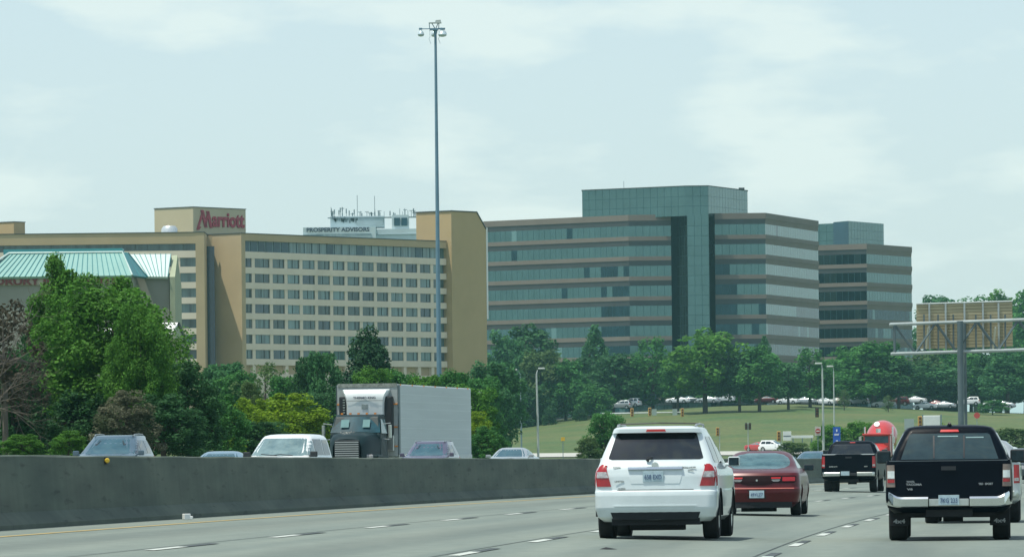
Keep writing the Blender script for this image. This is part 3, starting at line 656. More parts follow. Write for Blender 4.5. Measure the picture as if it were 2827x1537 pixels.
def leaves_mesh(name, seed, nl, nclump, leaf, env, rc=(.16, .30), squash=.75, core=.12, asp=2.5):
    rs = np.random.RandomState(seed)
    cs = []
    while len(cs) < nclump:
        p = rs.uniform(-1, 1, 3); p[2] = rs.uniform(0, 1)
        e = env(p[2])
        r = math.hypot(p[0], p[1])
        if r > e * (1.12 if rs.rand() < .25 else .95) or e <= 0.02: continue
        if r < e * .45 and p[2] < .75 and rs.rand() < .6: continue
        cs.append(p)
    cs = np.array(cs); rcl = rs.uniform(*rc, nclump)
    ci = rs.randint(0, nclump, nl)
    dv = rs.normal(size=(nl, 3)); dv /= np.linalg.norm(dv, axis=1)[:, None]
    rad = rcl[ci] * rs.uniform(.35, 1, nl) ** .6
    off = dv * rad[:, None]; off[:, 2] *= squash * .6
    P = cs[ci] + off
    k = rs.rand(nl) < core                                     # leaves through the crown's volume
    q = rs.uniform(-1, 1, (k.sum(), 3)); q[:, 2] = rs.uniform(.05, .9, k.sum()); ee = np.array([env(z) for z in q[:, 2]]) * .8
    q[:, 0] *= ee; q[:, 1] *= ee; P[k] = q
    nr = dv + rs.normal(scale=.7, size=(nl, 3)) + np.array([0, 0, .35]); nr /= np.linalg.norm(nr, axis=1)[:, None]
    a = np.cross(nr, rs.normal(size=(nl, 3))); a /= np.linalg.norm(a, axis=1)[:, None]; b = np.cross(nr, a)
    s = leaf * rs.uniform(.55, 1.35, nl)[:, None]
    s = np.where(k[:, None], s * 1.5, s)
    a = a * s; b = b * s * .62; a[:, 2] /= asp; b[:, 2] /= asp
    V = np.stack([P - a, P + b * .9 + a * .1, P + a, P - b * .9 + a * .1], 1).reshape(-1, 3)
    me = bpy.data.meshes.new(name); me.vertices.add(nl * 4); me.vertices.foreach_set('co', V.ravel())
    me.loops.add(nl * 4); me.loops.foreach_set('vertex_index', np.arange(nl * 4)); me.polygons.add(nl)
    me.polygons.foreach_set('loop_start', np.arange(nl) * 4); me.polygons.foreach_set('loop_total', np.full(nl, 4)); me.update(); me.validate()
    me.materials.append(LM['mid']); return me, cs
def trunk_mesh(name, seed, cs, n=7, r0=.055, forks=.35):
    rnd_ = random.Random(seed); m = MB(); top = Vector((rnd_.uniform(-.08, .08), rnd_.uniform(-.08, .08), .8))
    m.tube([(0, 0, -.35), (.01, 0, forks * .5), top * .6, top], [r0 * 1.3, r0, r0 * .6, r0 * .15], 7)
    for i in range(n):
        c = Vector(cs[rnd_.randrange(len(cs))]); st = top * rnd_.uniform(.25, .75)
        m.tube([st, st.lerp(c, .5) + Vector((0, 0, .04)), c], [r0 * .5, r0 * .3, r0 * .08], 5)
    me = m.build(name, BARK); d = me.data; bpy.data.objects.remove(me); return d
def e_round(z): return max(0, math.sin(math.pi * min(1, (z * .93 + .07))) ** .55) * .80
def e_dome(z): return .82 * math.sqrt(max(0, 1 - (z * .98) ** 2.4))
def e_cone(z): return .85 * (1 - z) ** .8 + .03
def e_tall(z): return .78 * (math.sin(math.pi * min(1, z * .9 + .1)) ** .5) * (1 - .35 * z)
PROTO = {}
for key, seed, nl, nc, leaf, env, rc in (
    ('round0', 1, 5200, 34, .062, e_round, (.18, .32)), ('round1', 2, 5200, 30, .062, e_round, (.18, .34)), ('round2', 3, 5200, 38, .058, e_tall, (.16, .30)),
    ('dome0', 4, 5200, 34, .062, e_dome, (.18, .32)), ('dome1', 5, 5200, 40, .055, e_dome, (.16, .28)),
    ('cone', 6, 5000, 46, .055, e_cone, (.12, .24)), ('sparse', 7, 2600, 30, .045, e_dome, (.14, .26)),
    ('near0', 11, 46000, 105, .024, e_round, (.09, .24)), ('near1', 12, 34000, 85, .030, e_tall, (.10, .25)), ('nearbush', 13, 18000, 66, .034, e_dome, (.11, .26)),
    ('mid0', 14, 15000, 62, .040, e_round, (.11, .26)), ('mid1', 15, 15000, 60, .040, e_dome, (.12, .27)), ('pine', 16, 18000, 85, .040, lambda z: .85 * (1 - z) ** .62 + .05, (.10, .22))):
    me, cs = leaves_mesh('crown_' + key, seed, nl, nc, leaf, env, rc)
    PROTO[key] = (me, trunk_mesh('trunk_' + key, seed, cs))
rt = random.Random(5)
def tree(kind, mt, u, vt, vb, w, D, label, name='tree', cat='tree', group=None, bark=None):
    top = pt(u, vt, D); bot = pt(u, vb, D); gz = ground(top.x, D)
    zb = max(bot.z, gz - .3); W_ = w / 2 * D / F
    root = empty(name, (top.x, D, gz), 0, label, cat, group); rz = rt.uniform(0, 6.28)
    if kind in ('dead',): return root
    me, tm = PROTO[kind]
    c = bpy.data.objects.new('crown', me); COL.objects.link(c); c.parent = root; c.location = (0, 0, zb - gz); c.rotation_euler.z = rz
    c.scale = (W_ * 1.14, W_ * 1.14, (top.z - zb) / 1.05); c.material_slots[0].link = 'OBJECT'; c.material_slots[0].material = LM[mt]
    t_ = bpy.data.objects.new('trunk', tm); COL.objects.link(t_); t_.parent = root; t_.rotation_euler.z = rz
    h = top.z - gz; t_.scale = (min(W_, h * .6), min(W_, h * .6), (top.z - zb) / 1.05); t_.location = (0, 0, zb - gz)
    if bark: t_.material_slots[0].link = 'OBJECT'; t_.material_slots[0].material = bark
    if zb - gz > .35 * t_.scale.z:
        m = MB(); m.tube([(0, 0, -.3), (0, 0, zb - gz + .3)], [.07 * t_.scale.x, .055 * t_.scale.x], 7); m.build('trunk', bark or BARK, root)
    return root
G1 = 'roadside trees and bushes on the left'
for a in [
 ('near1', 'bright', 170, 690, 1080, 235, 222, 'tall light green tree whose pointed top covers the inn lettering'),
 ('near0', 'bright', 310, 730, 1215, 430, 216, 'largest leafy green roadside tree in front of the inn'),
 ('near0', 'bright', 385, 815, 1220, 200, 212, 'green tree right of the largest roadside tree, under the white porch roof'),
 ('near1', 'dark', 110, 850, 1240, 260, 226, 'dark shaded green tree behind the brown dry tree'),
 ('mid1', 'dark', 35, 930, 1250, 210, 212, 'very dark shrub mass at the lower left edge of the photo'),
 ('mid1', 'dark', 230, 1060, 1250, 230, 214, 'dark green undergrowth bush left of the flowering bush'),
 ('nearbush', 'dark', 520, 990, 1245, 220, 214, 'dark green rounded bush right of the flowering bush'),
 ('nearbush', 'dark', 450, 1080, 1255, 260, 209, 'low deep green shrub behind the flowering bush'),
 ('nearbush', 'mid', 605, 1080, 1250, 180, 222, 'leafy green shrub between dark bush and yellow-green bush'),
 ('nearbush', 'yellow', 800, 1078, 1262, 270, 262, 'bright yellow-green bush just left of the semi truck'),
 ('nearbush', 'yellow', 690, 1092, 1262, 170, 258, 'smaller yellow-green bush behind the white minivan'),
 ('mid1', 'dark', 700, 1150, 1265, 240, 250, 'shadowy low shrub under the yellow-green bushes'),
 ('nearbush', 'yellow', 640, 1205, 1266, 90, 232, 'low bright weed clump on the grassy bank'),
 ('nearbush', 'bright', 60, 1195, 1262, 150, 200, 'low green weeds at the far left behind the barrier'),
 ('nearbush', 'bright', 190, 1185, 1256, 120, 203, 'leafy weed clump behind the blue wagon')]:
    tree(a[0], a[1], *a[2:7], a[7], 'bush' if 'bush' in a[7] or 'weed' in a[7] or 'shrub' in a[7] else 'tree', 'bush' if 'bush' in a[7] or 'weed' in a[7] or 'shrub' in a[7] else 'tree')
tree('nearbush', 'flower', 345, 1070, 1240, 205, 203, 'round bush dotted with small white flowers behind the blue wagon', 'bush', 'bush')
tree('sparse', 'brown', 10, 790, 1130, 260, 206, 'dry brown tree with bare pale branches at the left edge', 'tree', 'tree', None, BARKG)
# bare branches reaching right out of the dry tree
bb_ = empty('dead_branches', gpt(10, 204)[:], 0, 'bare pale dead branches sticking out in front of the dark shrubs', 'branches')
m = MB(); rb = random.Random(4)
def twig(p, a, l, r, lv):
    pts_ = [p]; q = p.copy(); aa = a
    for j in range(3): aa += rb.uniform(-.22, .22); q = q + Vector((math.cos(aa), rb.uniform(-.25, .25), math.sin(aa))) * l / 3; pts_.append(q.copy())
    m.tube(pts_, [r, r * .85, r * .7, r * .5], 4, caps=False)
    if lv > 0:
        for k in range(rb.choice([2, 3, 3])): twig(pts_[rb.choice([1, 2, 3])].copy(), aa + rb.choice([-1, 1]) * rb.uniform(.25, .8), l * rb.uniform(.55, .78), r * .55, lv - 1)
for u_, v_, a_ in ((-40, 1180, 1.25), (-20, 1120, .9), (-30, 1060, .55), (-20, 1010, .25), (0, 1180, 1.5), (-30, 1120, -.05), (-30, 960, .6)): twig(pt(u_, v_, 204), a_, 1.5, .022, 4)
m.build('branch', BARKG, bb_, world=True)
MIDT = [
 ('mid0', 'blue', 610, 968, 1230, 190, 470, 'rounded blue-green tree below the shaded hotel pier'),
 ('mid1', 'mid', 660, 1010, 1170, 170, 455, 'green tree between blue-green tree and olive shrub'),
 ('sparse', 'olive', 735, 975, 1200, 190, 445, 'thin olive shrub with bare twigs below the hotel windows'),
 ('mid0', 'mid', 800, 1010, 1230, 150, 430, 'mid-green tree above the yellow-green bush'),
 ('mid0', 'dark', 845, 945, 1230, 110, 420, 'dark narrow tree left of the silvery-leaved tree'),
 ('mid0', 'blue', 895, 932, 1230, 120, 415, 'upright glossy tree left of the big pine'),
 ('pine', 'pine', 1015, 893, 1140, 190, 425, 'tall dark pine standing against the hotel windows'),
 ('mid1', 'dark', 920, 1060, 1250, 200, 400, 'dark shrubs behind the front of the semi trailer'),
 ('mid1', 'bright', 1030, 995, 1180, 150, 370, 'pale green bush right under the dark pine'),
 ('mid1', 'olive', 690, 1045, 1130, 70, 320, 'small yellowish plant sticking up beside the shrubs'),
 ('mid1', 'mid', 1110, 1002, 1230, 170, 375, 'green bush left of the tall mast'),
 ('mid0', 'bright', 1165, 1008, 1230, 150, 370, 'light green bush left of the mast foot'),
 ('mid1', 'mid', 1245, 1000, 1235, 170, 385, 'green bush right of the tall mast'),
 ('mid1', 'bright', 1300, 1045, 1250, 170, 360, 'leafy light green bush above the rear of the trailer'),
 ('mid0', 'blue', 1370, 960, 1250, 180, 640, 'blue-green tree at the right corner of the hotel'),
 ('mid0', 'mid', 1320, 1010, 1250, 160, 520, 'green tree behind the rear end of the semi trailer'),
 ('nearbush', 'mid', 1345, 1172, 1268, 130, 300, 'bushy green shrub right of the trailer behind the barrier'),
 ('nearbush', 'yellow', 1315, 1130, 1250, 110, 310, 'yellow-green shrub touching the trailer rear'),
 ('mid1', 'mid', 1672, 1122, 1270, 135, 480, 'green bushy tree left of the white SUV roof'),
 ('mid1', 'olive', 1625, 1200, 1272, 80, 470, 'low olive shrub left of the white SUV window'),
]
for a in MIDT:
    b_ = any(k in a[7] for k in ('bush', 'shrub', 'plant')) and 'tree' not in a[7]
    tree(*a[:7], a[7], 'bush' if b_ else 'tree', 'bush' if b_ else 'tree')
FAR = [
 ('round0', 'blue', 1395, 905, 1130, 150, 1150, 'teal-green tree between the hotel and the glass block'),
 ('round1', 'dark', 1465, 888, 1080, 190, 1175, 'broad dark tree at the left foot of the glass block'),
 ('dome0', 'olive', 1495, 948, 1150, 190, 1120, 'yellowish-green domed tree above the pair of street lamps'),
 ('round2', 'dark', 1415, 1000, 1180, 130, 1112, 'dark tree left of the leaning street lamp'),
 ('dome1', 'mid', 1400, 1030, 1180, 110, 1104, 'green tree at the left end of the hill crest'),
 ('round0', 'dark', 1475, 1060, 1180, 120, 1106, 'shaded tree between the two left street lamps'),
 ('round1', 'mid', 1560, 985, 1150, 150, 1118, 'green tree right of the yellowish domed tree'),
 ('cone', 'blue', 1640, 873, 1040, 105, 1190, 'pointed conifer in front of the glass block'),
 ('round2', 'dark', 1590, 1010, 1150, 130, 1124, 'dark green tree under the pointed conifer'),
 ('dome0', 'dark', 1690, 960, 1125, 200, 1150, 'wide dark bluish tree above the signal arm'),
 ('round1', 'mid', 1645, 1060, 1150, 110, 1108, 'small green tree left of the parked white vans'),
 ('dome1', 'mid', 1800, 925, 1094, 160, 1150, 'green tree left of the big round tree'),
 ('round0', 'bright', 1945, 898, 1094, 225, 1092, 'big round light-green tree at the foot of the glass tower'),
 ('round2', 'mid', 1870, 985, 1094, 110, 1098, 'green tree tucked left under the big round tree'),
 ('dome0', 'dark', 2040, 960, 1094, 130, 1090, 'dark tree right under the big round tree'),
 ('round1', 'mid', 2095, 948, 1094, 150, 1088, 'second round green tree right of the big round tree'),
 ('cone', 'blue', 2110, 915, 1000, 60, 1200, 'thin pointed conifer before the right glass wing'),
 ('round2', 'blue', 2175, 985, 1094, 120, 1096, 'blue-green tree before the right glass wing corner'),
 ('dome1', 'mid', 2235, 955, 1094, 150, 1112, 'domed green tree left of the two tall lamp poles'),
 ('round0', 'mid', 2330, 950, 1094, 150, 1155, 'rounded green tree behind the tall lamp poles'),
 ('dome0', 'mid', 2410, 928, 1094, 230, 1138, 'largest tree below the smaller glass block'),
 ('round1', 'dark', 2480, 990, 1094, 150, 1134, 'shaded tree right of the largest parking-lot tree'),
 ('dome1', 'olive', 2560, 965, 1110, 160, 1195, 'pale green tree left of the gantry post'),
 ('round2', 'bright', 2700, 1010, 1118, 100, 1190, 'light green tree right of the gantry post'),
 ('round0', 'mid', 2640, 960, 1075, 150, 1215, 'green tree behind the brown shelter roof'),
 ('dome0', 'blue', 2780, 965, 1094, 170, 1150, 'dark blue-green tree near the right edge'),
 ('round1', 'mid', 2840, 950, 1094, 130, 1160, 'green tree cut by the right edge of the photo'),
 ('round2', 'dark', 2725, 960, 1110, 110, 1200, 'dark tree behind the right arm of the sign gantry'),
 ('dome0', 'blue', 2595, 800, 960, 150, 1480, 'blue-green tree top left above the sign panel'),
 ('dome1', 'mid', 2690, 812, 980, 190, 1500, 'distant green tree above the sign panel'),
 ('round0', 'bright', 2775, 795, 980, 170, 1520, 'sunlit distant tree right above the sign panel'),
 ('dome0', 'mid', 2840, 775, 980, 150, 1500, 'tallest distant tree at the right edge'),
 ('dome1', 'blue', 2550, 900, 1030, 150, 1470, 'distant tree seen under the left gantry arm'),
 ('dome0', 'mid', 2640, 880, 1050, 200, 1450, 'distant tree directly behind the sign panel'),
 ('dome1', 'mid', 2750, 870, 1050, 200, 1460, 'distant tree behind the right gantry arm'),
 ('round0', 'mid', 2840, 860, 1050, 170, 1440, 'distant tree under the tallest tree at the right edge'),
 ('sparse', 'olive', 2330, 1068, 1120, 40, 1100, 'young thin tree planted at the crest right of the lamp poles'),
 ('sparse', 'olive', 2452, 1085, 1130, 40, 1100, 'young thin tree at the crest by the parked white cars'),
 ('dome1', 'dark', 1515, 1122, 1172, 46, 1098, 'small round dark shrub on the crest right of the white lamp'),
 ('dome0', 'dark', 1438, 1128, 1178, 80, 1100, 'dark clipped shrub at the left of the crest'),
 ('dome1', 'dark', 1600, 1118, 1160, 50, 1102, 'dark shrub in front of the parked vans'),
 ('dome0', 'mid', 2740, 1100, 1138, 90, 1110, 'low green hedge plant before the parked cars on the right'),
 ('mid1', 'bright', 2295, 1162, 1262, 130, 640, 'green shrub left of the blue road sign'),
 ('mid1', 'bright', 2380, 1152, 1262, 150, 660, 'green shrub right of the blue road sign'),
 ('mid1', 'olive', 2190, 1215, 1262, 120, 600, 'low olive shrub above the red sedan'),
 ('mid1', 'olive', 2800, 1172, 1262, 190, 640, 'low olive shrub at the right edge behind the traffic'),
 ('sparse', 'yellow', 2590, 1160, 1205, 80, 700, 'small bright green plant before the white box trailer'),
]
for a in FAR:
    b_ = any(k in a[7] for k in ('shrub', 'plant', 'hedge')) and 'tree' not in a[7]
    tree(*a[:7], a[7], 'bush' if b_ else 'tree', 'bush' if b_ else 'tree')
rr = random.Random(9)
ORD = ['leftmost tree'] + [w_ + ' tree from the left' for w_ in ('second','third','fourth','fifth','sixth','seventh','eighth','ninth','tenth','eleventh','twelfth','thirteenth','fourteenth','fifteenth')] + ['rightmost tree']
wl = []
for i, (u, vt) in enumerate(((1380, 1010), (1450, 1000), (1520, 1010), (1590, 990), (1740, 1000), (1860, 980), (1990, 1000), (2150, 1010), (2290, 990), (2360, 1000), (2450, 1000), (2530, 1000), (2600, 1010), (2680, 1020), (2760, 1020), (2830, 1010))):
    tree(rr.choice(['dome0', 'dome1', 'round1']), rr.choice(['dark', 'blue', 'mid']), u, vt - 8, 1108, 200, 1172 + rr.uniform(-4, 4), '%s in the shaded back row behind the parked cars' % ORD[i], 'tree', 'tree', 'back row of dark trees behind the parking lot')
# ================================================================ VEHICLES
class Body:
    """car body as a stack of rounded plan slices: (z, y_rear, y_front, half_width, rear_radius, front_radius, rear_bow)"""
    def __init__(s, keys): s.k = np.array(keys, float)
    def g(s, z): return [float(np.interp(z, s.k[:, 0], s.k[:, i])) for i in range(1, 7)]
    def ring(s, z, m=6):
        yr, yf, w_, rr, rf, bow = s.g(z); fb = .10 * w_ / .9; rr = min(rr, w_ * .6, (yf - yr) * .35); rf = min(rf, w_ * .6, (yf - yr) * .35); h = []
        for i in range(5): x = (w_ - rr) * i / 5; h.append((x, yr + bow * (x / w_) ** 2))
        b1 = bow * ((w_ - rr) / w_) ** 2
        for i in range(m + 1): a = math.pi / 2 * i / m; h.append((w_ - rr + rr * math.sin(a), yr + b1 + rr - rr * math.cos(a)))
        y0, y1 = h[-1][1], yf - fb - rf
        for i in range(1, 12): h.append((w_ + .015 * math.sin(math.pi * i / 12), y0 + (y1 - y0) * i / 12))
        for i in range(m + 1): a = math.pi / 2 * i / m; h.append((w_ - rf + rf * math.cos(a), y1 + rf * math.sin(a)))
        for i in range(4, -1, -1): x = (w_ - rf) * i / 5; h.append((x, yf - fb * (x / max(.1, w_ - rf)) ** 2))
        return h + [(-x, y) for x, y in h[-2:0:-1]]
    def ry(s, x, z):
        yr, yf, w_, rr, rf, bow = s.g(z); rr = min(rr, w_ * .6); ax = abs(x); y = yr + bow * (min(ax, w_ - rr) / w_) ** 2
        if ax > w_ - rr: t = min(rr, ax - (w_ - rr)); y += rr - math.sqrt(max(0, rr * rr - t * t))
        return y
    def fy(s, x, z):
        yr, yf, w_, rr, rf, bow = s.g(z); fb = .10 * w_ / .9; rf = min(rf, w_ * .6); ax = abs(x); y = yf - fb * (min(ax, w_ - rf) / max(.1, w_ - rf)) ** 2
        if ax > w_ - rf: t = min(rf, ax - (w_ - rf)); y -= rf - math.sqrt(max(0, rf * rf - t * t))
        return y
    def sx(s, y, z):
        yr, yf, w_, rr, rf, bow = s.g(z); y0 = yr + bow + rr; y1 = yf - .1 - rf
        x = w_ + .015 * math.sin(math.pi * max(0, min(1, (y - y0) / max(.1, y1 - y0))))
        if y < y0: t = min(rr, y0 - y); x -= rr - math.sqrt(max(0, rr * rr - t * t))
        if y > y1: t = min(rf, y - y1); x -= rf - math.sqrt(max(0, rf * rf - t * t))
        return x
    def mesh(s, name, m, parent, arches=(), r=.38, zc=.33):
        z0, z1 = s.k[0, 0], s.k[-1, 0]; zs = sorted(set([round(z, 4) for z in s.k[:, 0]] + [round(z0 + (z1 - z0) * i / 26, 4) for i in range(27)]))
        rings = [s.ring(z) for z in zs]; n = len(rings[0]); mb = MB()
        vs = [(x, y, z) for rg, z in zip(rings, zs) for x, y in rg]
        fs = [(i*n+j, i*n+(j+1) % n, (i+1)*n+(j+1) % n, (i+1)*n+j) for i in range(len(zs)-1) for j in range(n)] + [tuple(range(n))[::-1], tuple(range((len(zs)-1)*n, len(zs)*n))]
        mb.add(vs, fs); o = mb.build(name, m, parent)
        if arches:
            cu = MB(); w_ = s.g(.5)[2]
            for y in arches:
                for sd_ in (-1, 1): cu.lathe([(sd_ * (w_ - .30) , r), (sd_ * (w_ + .2), r)], (0, y, zc), 'x', 28)
            c = cu.build('cut', DARK); md = o.modifiers.new('b', 'BOOLEAN'); md.object = c; md.operation = 'DIFFERENCE'; md.solver = 'EXACT'
            o.parent = None; bpy.context.view_layer.update(); dg = bpy.context.evaluated_depsgraph_get(); me = bpy.data.meshes.new_from_object(o.evaluated_get(dg)); o.modifiers.clear()
            me.materials.clear(); me.materials.append(m); o.data = me; o.parent = parent; bpy.data.objects.remove(c)
            for p in me.polygons: p.material_index = 0
        o.data.polygons.foreach_set('use_smooth', [True] * len(o.data.polygons)); o.data.set_sharp_from_angle(angle=R(32)); return o
def interp_rows(rows, nz):
    a = np.array(rows, float); zs = np.linspace(a[0, 0], a[-1, 0], nz)
    zs = np.unique(np.concatenate([zs, a[:, 0]])); return [(z, float(np.interp(z, a[:, 0], a[:, 1])), float(np.interp(z, a[:, 0], a[:, 2]))) for z in zs]
def rpatch(B, name, rows, m, parent, off=.008, nx=12, nz=6, front=False, skirt=.03):
    g_ = [[Vector((x, (B.fy(x, z) + off) if front else (B.ry(x, z) - off), z)) for x in np.linspace(xl, xr, nx)] for z, xl, xr in interp_rows(rows, nz)]
    return MB().grid(g_, skirt=(0, -skirt if front else skirt, 0)).build(name, m, parent, smooth=True)
def spatch(B, name, rows, m, parent, side, off=.008, ny=10, nz=6, skirt=.03):
    g_ = [[Vector((side * (B.sx(y, z) + off), y, z)) for y in np.linspace(a, b, ny)] for z, a, b in interp_rows(rows, nz)]
    return MB().grid(g_, skirt=(-side * skirt, 0, 0)).build(name, m, parent, smooth=True)
def wheel(parent, x, y, r=.35, w_=.24, rim=None):
    s = 1 if x > 0 else -1; xo = x; xi = x - s * w_
    m = MB(); m.lathe([(xi, r*.6), (xi, r*.93), (xi + s*.03, r), ((xi+xo)/2, r*1.005), (xo - s*.03, r), (xo, r*.93), (xo, r*.66), (xo - s*.03, r*.64)], (0, y, r), 'x', 28)
    t_ = m.build('wheel', TYRE, parent, smooth=True)
    m = MB(); m.lathe([(xo - s*.05, r*.62), (xo - s*.012, r*.60), (xo - s*.04, r*.3), (xo - s*.01, r*.16), (xo - s*.01, .01)], (0, y, r), 'x', 20)
    m.build('rim', rim or CHROMED, t_, smooth=True); return t_
def mirror(parent, x, y, z, m, w_=.18, h=.15, fwd=1, face=True):
    s = 1 if x > 0 else -1
    b = MB(); b.box((x + s * w_ / 2, y, z), (w_, .11, h)); b.box((x - s * .04, y + .02, z - h * .3), (.12, .05, .05)); o = b.build('mirror', m, parent, bevel=.035)
    f = MB(); f.bb(x + s * (w_ * .08), x + s * (w_ * .92), y - .062, y - .052, z - h * .4, z + h * .4); f.build('mirror_glass', mat('mirror glass', (.012, .03, .04), .15, 0, var=.5, scale=9, spec=.3), o); return o
def plate(parent, x, y, z, txt, m=None, w_=.31, h=.155, ink=None):
    b = MB(); b.bb(x - w_/2, x + w_/2, y - .012, y, z - h/2, z + h/2); o = b.build('licence_plate', m or PLATE, parent, bevel=.004)
    if txt: text('plate_letters', txt, .10, ink or mat('plate ink', (.06,.10,.22), .6, var=.1), o, frameM((x, y - .016, z - .01), (1, 0, 0)), .002, .0, width=w_ * .82); 
    return o
def lettering(parent, txt, x, y, z, w_, size, m, front=False): return text('badge', txt, size, m, parent, frameM((x, y, z), (1, 0, 0) if not front else (-1, 0, 0)), .003, .002, width=w_)
def underbody(parent, w_, y0, y1, z0, z1):
    b = MB(); b.box((0, (y0+y1)/2, (z0+z1)/2), (w_*2, y1-y0, z1-z0)); b.box((0, y0 + .5, z0 - .02), (w_ * 1.2, .5, .12)); b.tube([(w_*.45, y0 + .1, z0 + .03), (w_*.45, y1 - 2, z0 + .02)], .04, 8); return b.build('underbody', DARK, parent)
def place(root, off=None, D=None, u=None, rev=False, yaw=0., z=None, X=None):
    if u is not None: x = pt(u, 1300, D).x
    elif X is not None: x = X
    else: x = X1(D) + off
    o_ = x - X1(D); zz = roadZ(o_, D) if z is None else z
    root.location = (x, D, zz); root.rotation_euler = (0, 0, heading(D) + yaw + (math.pi if rev else 0))

# ---- white SUV
SUVK = [(.27,.16,4.5,.80,.2,.3,.05),(.34,.06,4.6,.88,.2,.35,.07),(.48,.0,4.68,.915,.18,.4,.08),(.66,.0,4.7,.92,.16,.4,.09),(.72,.02,4.7,.92,.16,.4,.09),(.745,.07,4.69,.915,.13,.4,.09),(.95,.09,4.62,.91,.12,.4,.08),(1.05,.12,4.45,.895,.12,.4,.08),
        (1.10,.15,3.5,.87,.12,.35,.08),(1.16,.19,3.32,.85,.12,.35,.08),(1.30,.27,3.0,.80,.12,.35,.08),(1.45,.36,2.72,.74,.12,.35,.08),(1.58,.44,2.45,.68,.12,.35,.08),(1.60,.34,2.4,.67,.12,.35,.08),(1.66,.34,2.3,.645,.12,.3,.08),(1.685,.38,2.15,.61,.12,.3,.08),(1.70,.6,1.9,.50,.15,.3,.05),(1.706,.9,1.6,.3,.15,.15,.03)]
def make_suv(col, near=True, rack=True, txt='658 EXD'):
    r_ = empty('suv'); B = Body(SUVK)
    B.mesh('body', col, r_, (.90, 3.72), .40, .35)
    underbody(r_, .66, .12, 4.5, .22, .52)
    for y in (.90, 3.72):
        for s in (-1, 1): wheel(r_, s * .905, y, .355, .24)
    rpatch(B, 'rear_window', [(1.20,-.66,.66),(1.215,-.705,.705),(1.23,-.71,.71),(1.58,-.605,.605),(1.60,-.57,.57)], GLASS, r_, .006, 14)
    for s in (-1, 1):
        lamp = [(.80,.665,.885),(.93,.70,.90),(1.03,.73,.89),(1.10,.74,.85),(1.13,.76,.81)]
        f = (lambda rows: rows) if s > 0 else (lambda rows: [(z, -b, -a) for z, a, b in rows])
        o = rpatch(B, 'tail_lamp', f(lamp), RED, r_, .018, 9, 8)
        rpatch(B, 'reverse_lens', f([(.93,.705,.885),(1.02,.735,.875)]), CLEAR, o, .026, 8, 4)
        spatch(B, 'tail_lamp_side', [(.80,.17,.30),(.95,.17,.36),(1.08,.18,.34),(1.12,.2,.26)], RED, o, s, .012, 4, 4)
        spatch(B, 'side_window', [(1.14,2.30,3.16),(1.20,2.30,3.06),(1.50,2.30,2.58),(1.54,2.3,2.50)], GLASSL if near else GLASS, r_, s, .006)
        spatch(B, 'side_window', [(1.14,1.36,2.24),(1.54,1.36,2.24)], GLASS, r_, s, .006)
        spatch(B, 'side_window', [(1.15,.62,1.28),(1.20,.52,1.28),(1.50,.66,1.28),(1.54,.74,1.28)], GLASS, r_, s, .006)
        if near or rack:
            b = MB(); b.tube([(s*.58,.50,1.68),(s*.59,.62,1.715),(s*.60,1.2,1.73),(s*.60,1.9,1.72),(s*.58,2.15,1.67)], [.022,.018,.016,.016,.022], 8); b.build('roof_rail', mat('silver rail', (.35,.38,.38), .4, .6, var=.1), r_, True)
        mirror(r_, s * .90, 3.02, 1.16, col)
    if near:
        rpatch(B, 'brake_light', [(1.618,-.15,.15),(1.650,-.135,.135)], REDB, r_, .012, 8, 3)
        b = MB(); b.tube([(-.60,.95,1.735),(0,.9,1.75),(.60,.95,1.735)], .011, 6); b.build('cross_bar', BLACKP, r_)
        b = MB(); g_ = [[Vector((x, B.ry(x, z) - o_, z)) for x in np.linspace(-.41, .41, 12)] for z, o_ in ((1.045,.012),(1.055,.05),(1.085,.055),(1.10,.012))]; b.grid(g_, skirt=(0,.03,0)); b.build('chrome_garnish', CHROME, r_, True)
        b = MB(); b.lathe([(0,.055),(.012,.05)], (0, B.ry(0,1.1)-.05, 1.105), 'y', 16); b.build('emblem', CHROME, r_, True)
        b = MB(); y = B.ry(0, 1.2); b.tube([(-.12, y-.03, 1.185),(-.10, y-.05, 1.215),(-.05, y-.01, 1.235)], [.03,.022,.012], 8); b.build('wiper', BLACKP, r_, True)
        rpatch(B, 'tailgate_seam', [(.742,-.56,.56),(.752,-.58,.58)], mat('panel gap', (.03,.035,.035), .8, var=.1), r_, .004, 14, 2)
        rpatch(B, 'plate_recess', [(.84,-.36,.36),(.86,-.37,.37),(1.03,-.42,.42)], col, r_, .006, 12, 4)
        plate(r_, -.03, B.ry(0,.95) - .012, .945, txt)
        b = MB(); b.lathe([(0,.018),(.006,.018)], (.10, B.ry(0,.99)-.028, .998), 'y', 10); b.build('plate_sticker', REDB, r_)
        GR = mat('grey badge', (.34,.38,.38), .5, .2, var=.1)
        for tx, x, z, w_ in (('TOYOTA',-.58,1.08,.12),('HIGHLANDER',.50,1.075,.22),('4WD',.53,1.03,.09),('LIMITED',-.54,.875,.14),('HYBRID',-.50,.765,.11)): lettering(r_, tx, x, B.ry(x, z) - .014, z, w_, .032, GR)
        rpatch(B, 'bumper_crease', [(.50,-.62,.62),(.515,-.62,.62)], col, r_, .012, 12, 2)
        b = MB(); b.grid([[Vector((x, B.ry(x,.40) - .006, z)) for x in np.linspace(-.68,.68,10)] for z in (.30,.43)], skirt=(0,.04,0)); b.v = [(x * (.93 if z < .4 else 1), y, z) for x, y, z in b.v]; b.build('rear_valance', DARK, r_)
        for s in (-1, 1):
            for y in (.90, 3.72):
                b = MB(); n_ = 14; rows = []
                for q in (.395, .415): rows.append([Vector((s*(B.sx(y,.6)+.006), y + q*math.cos(math.pi*k/n_), .35 + q*math.sin(math.pi*k/n_))) for k in range(n_+1)])
                b.grid(rows, skirt=(-s*.05,0,0)); b.build('wheel_arch_trim', DARK, r_)
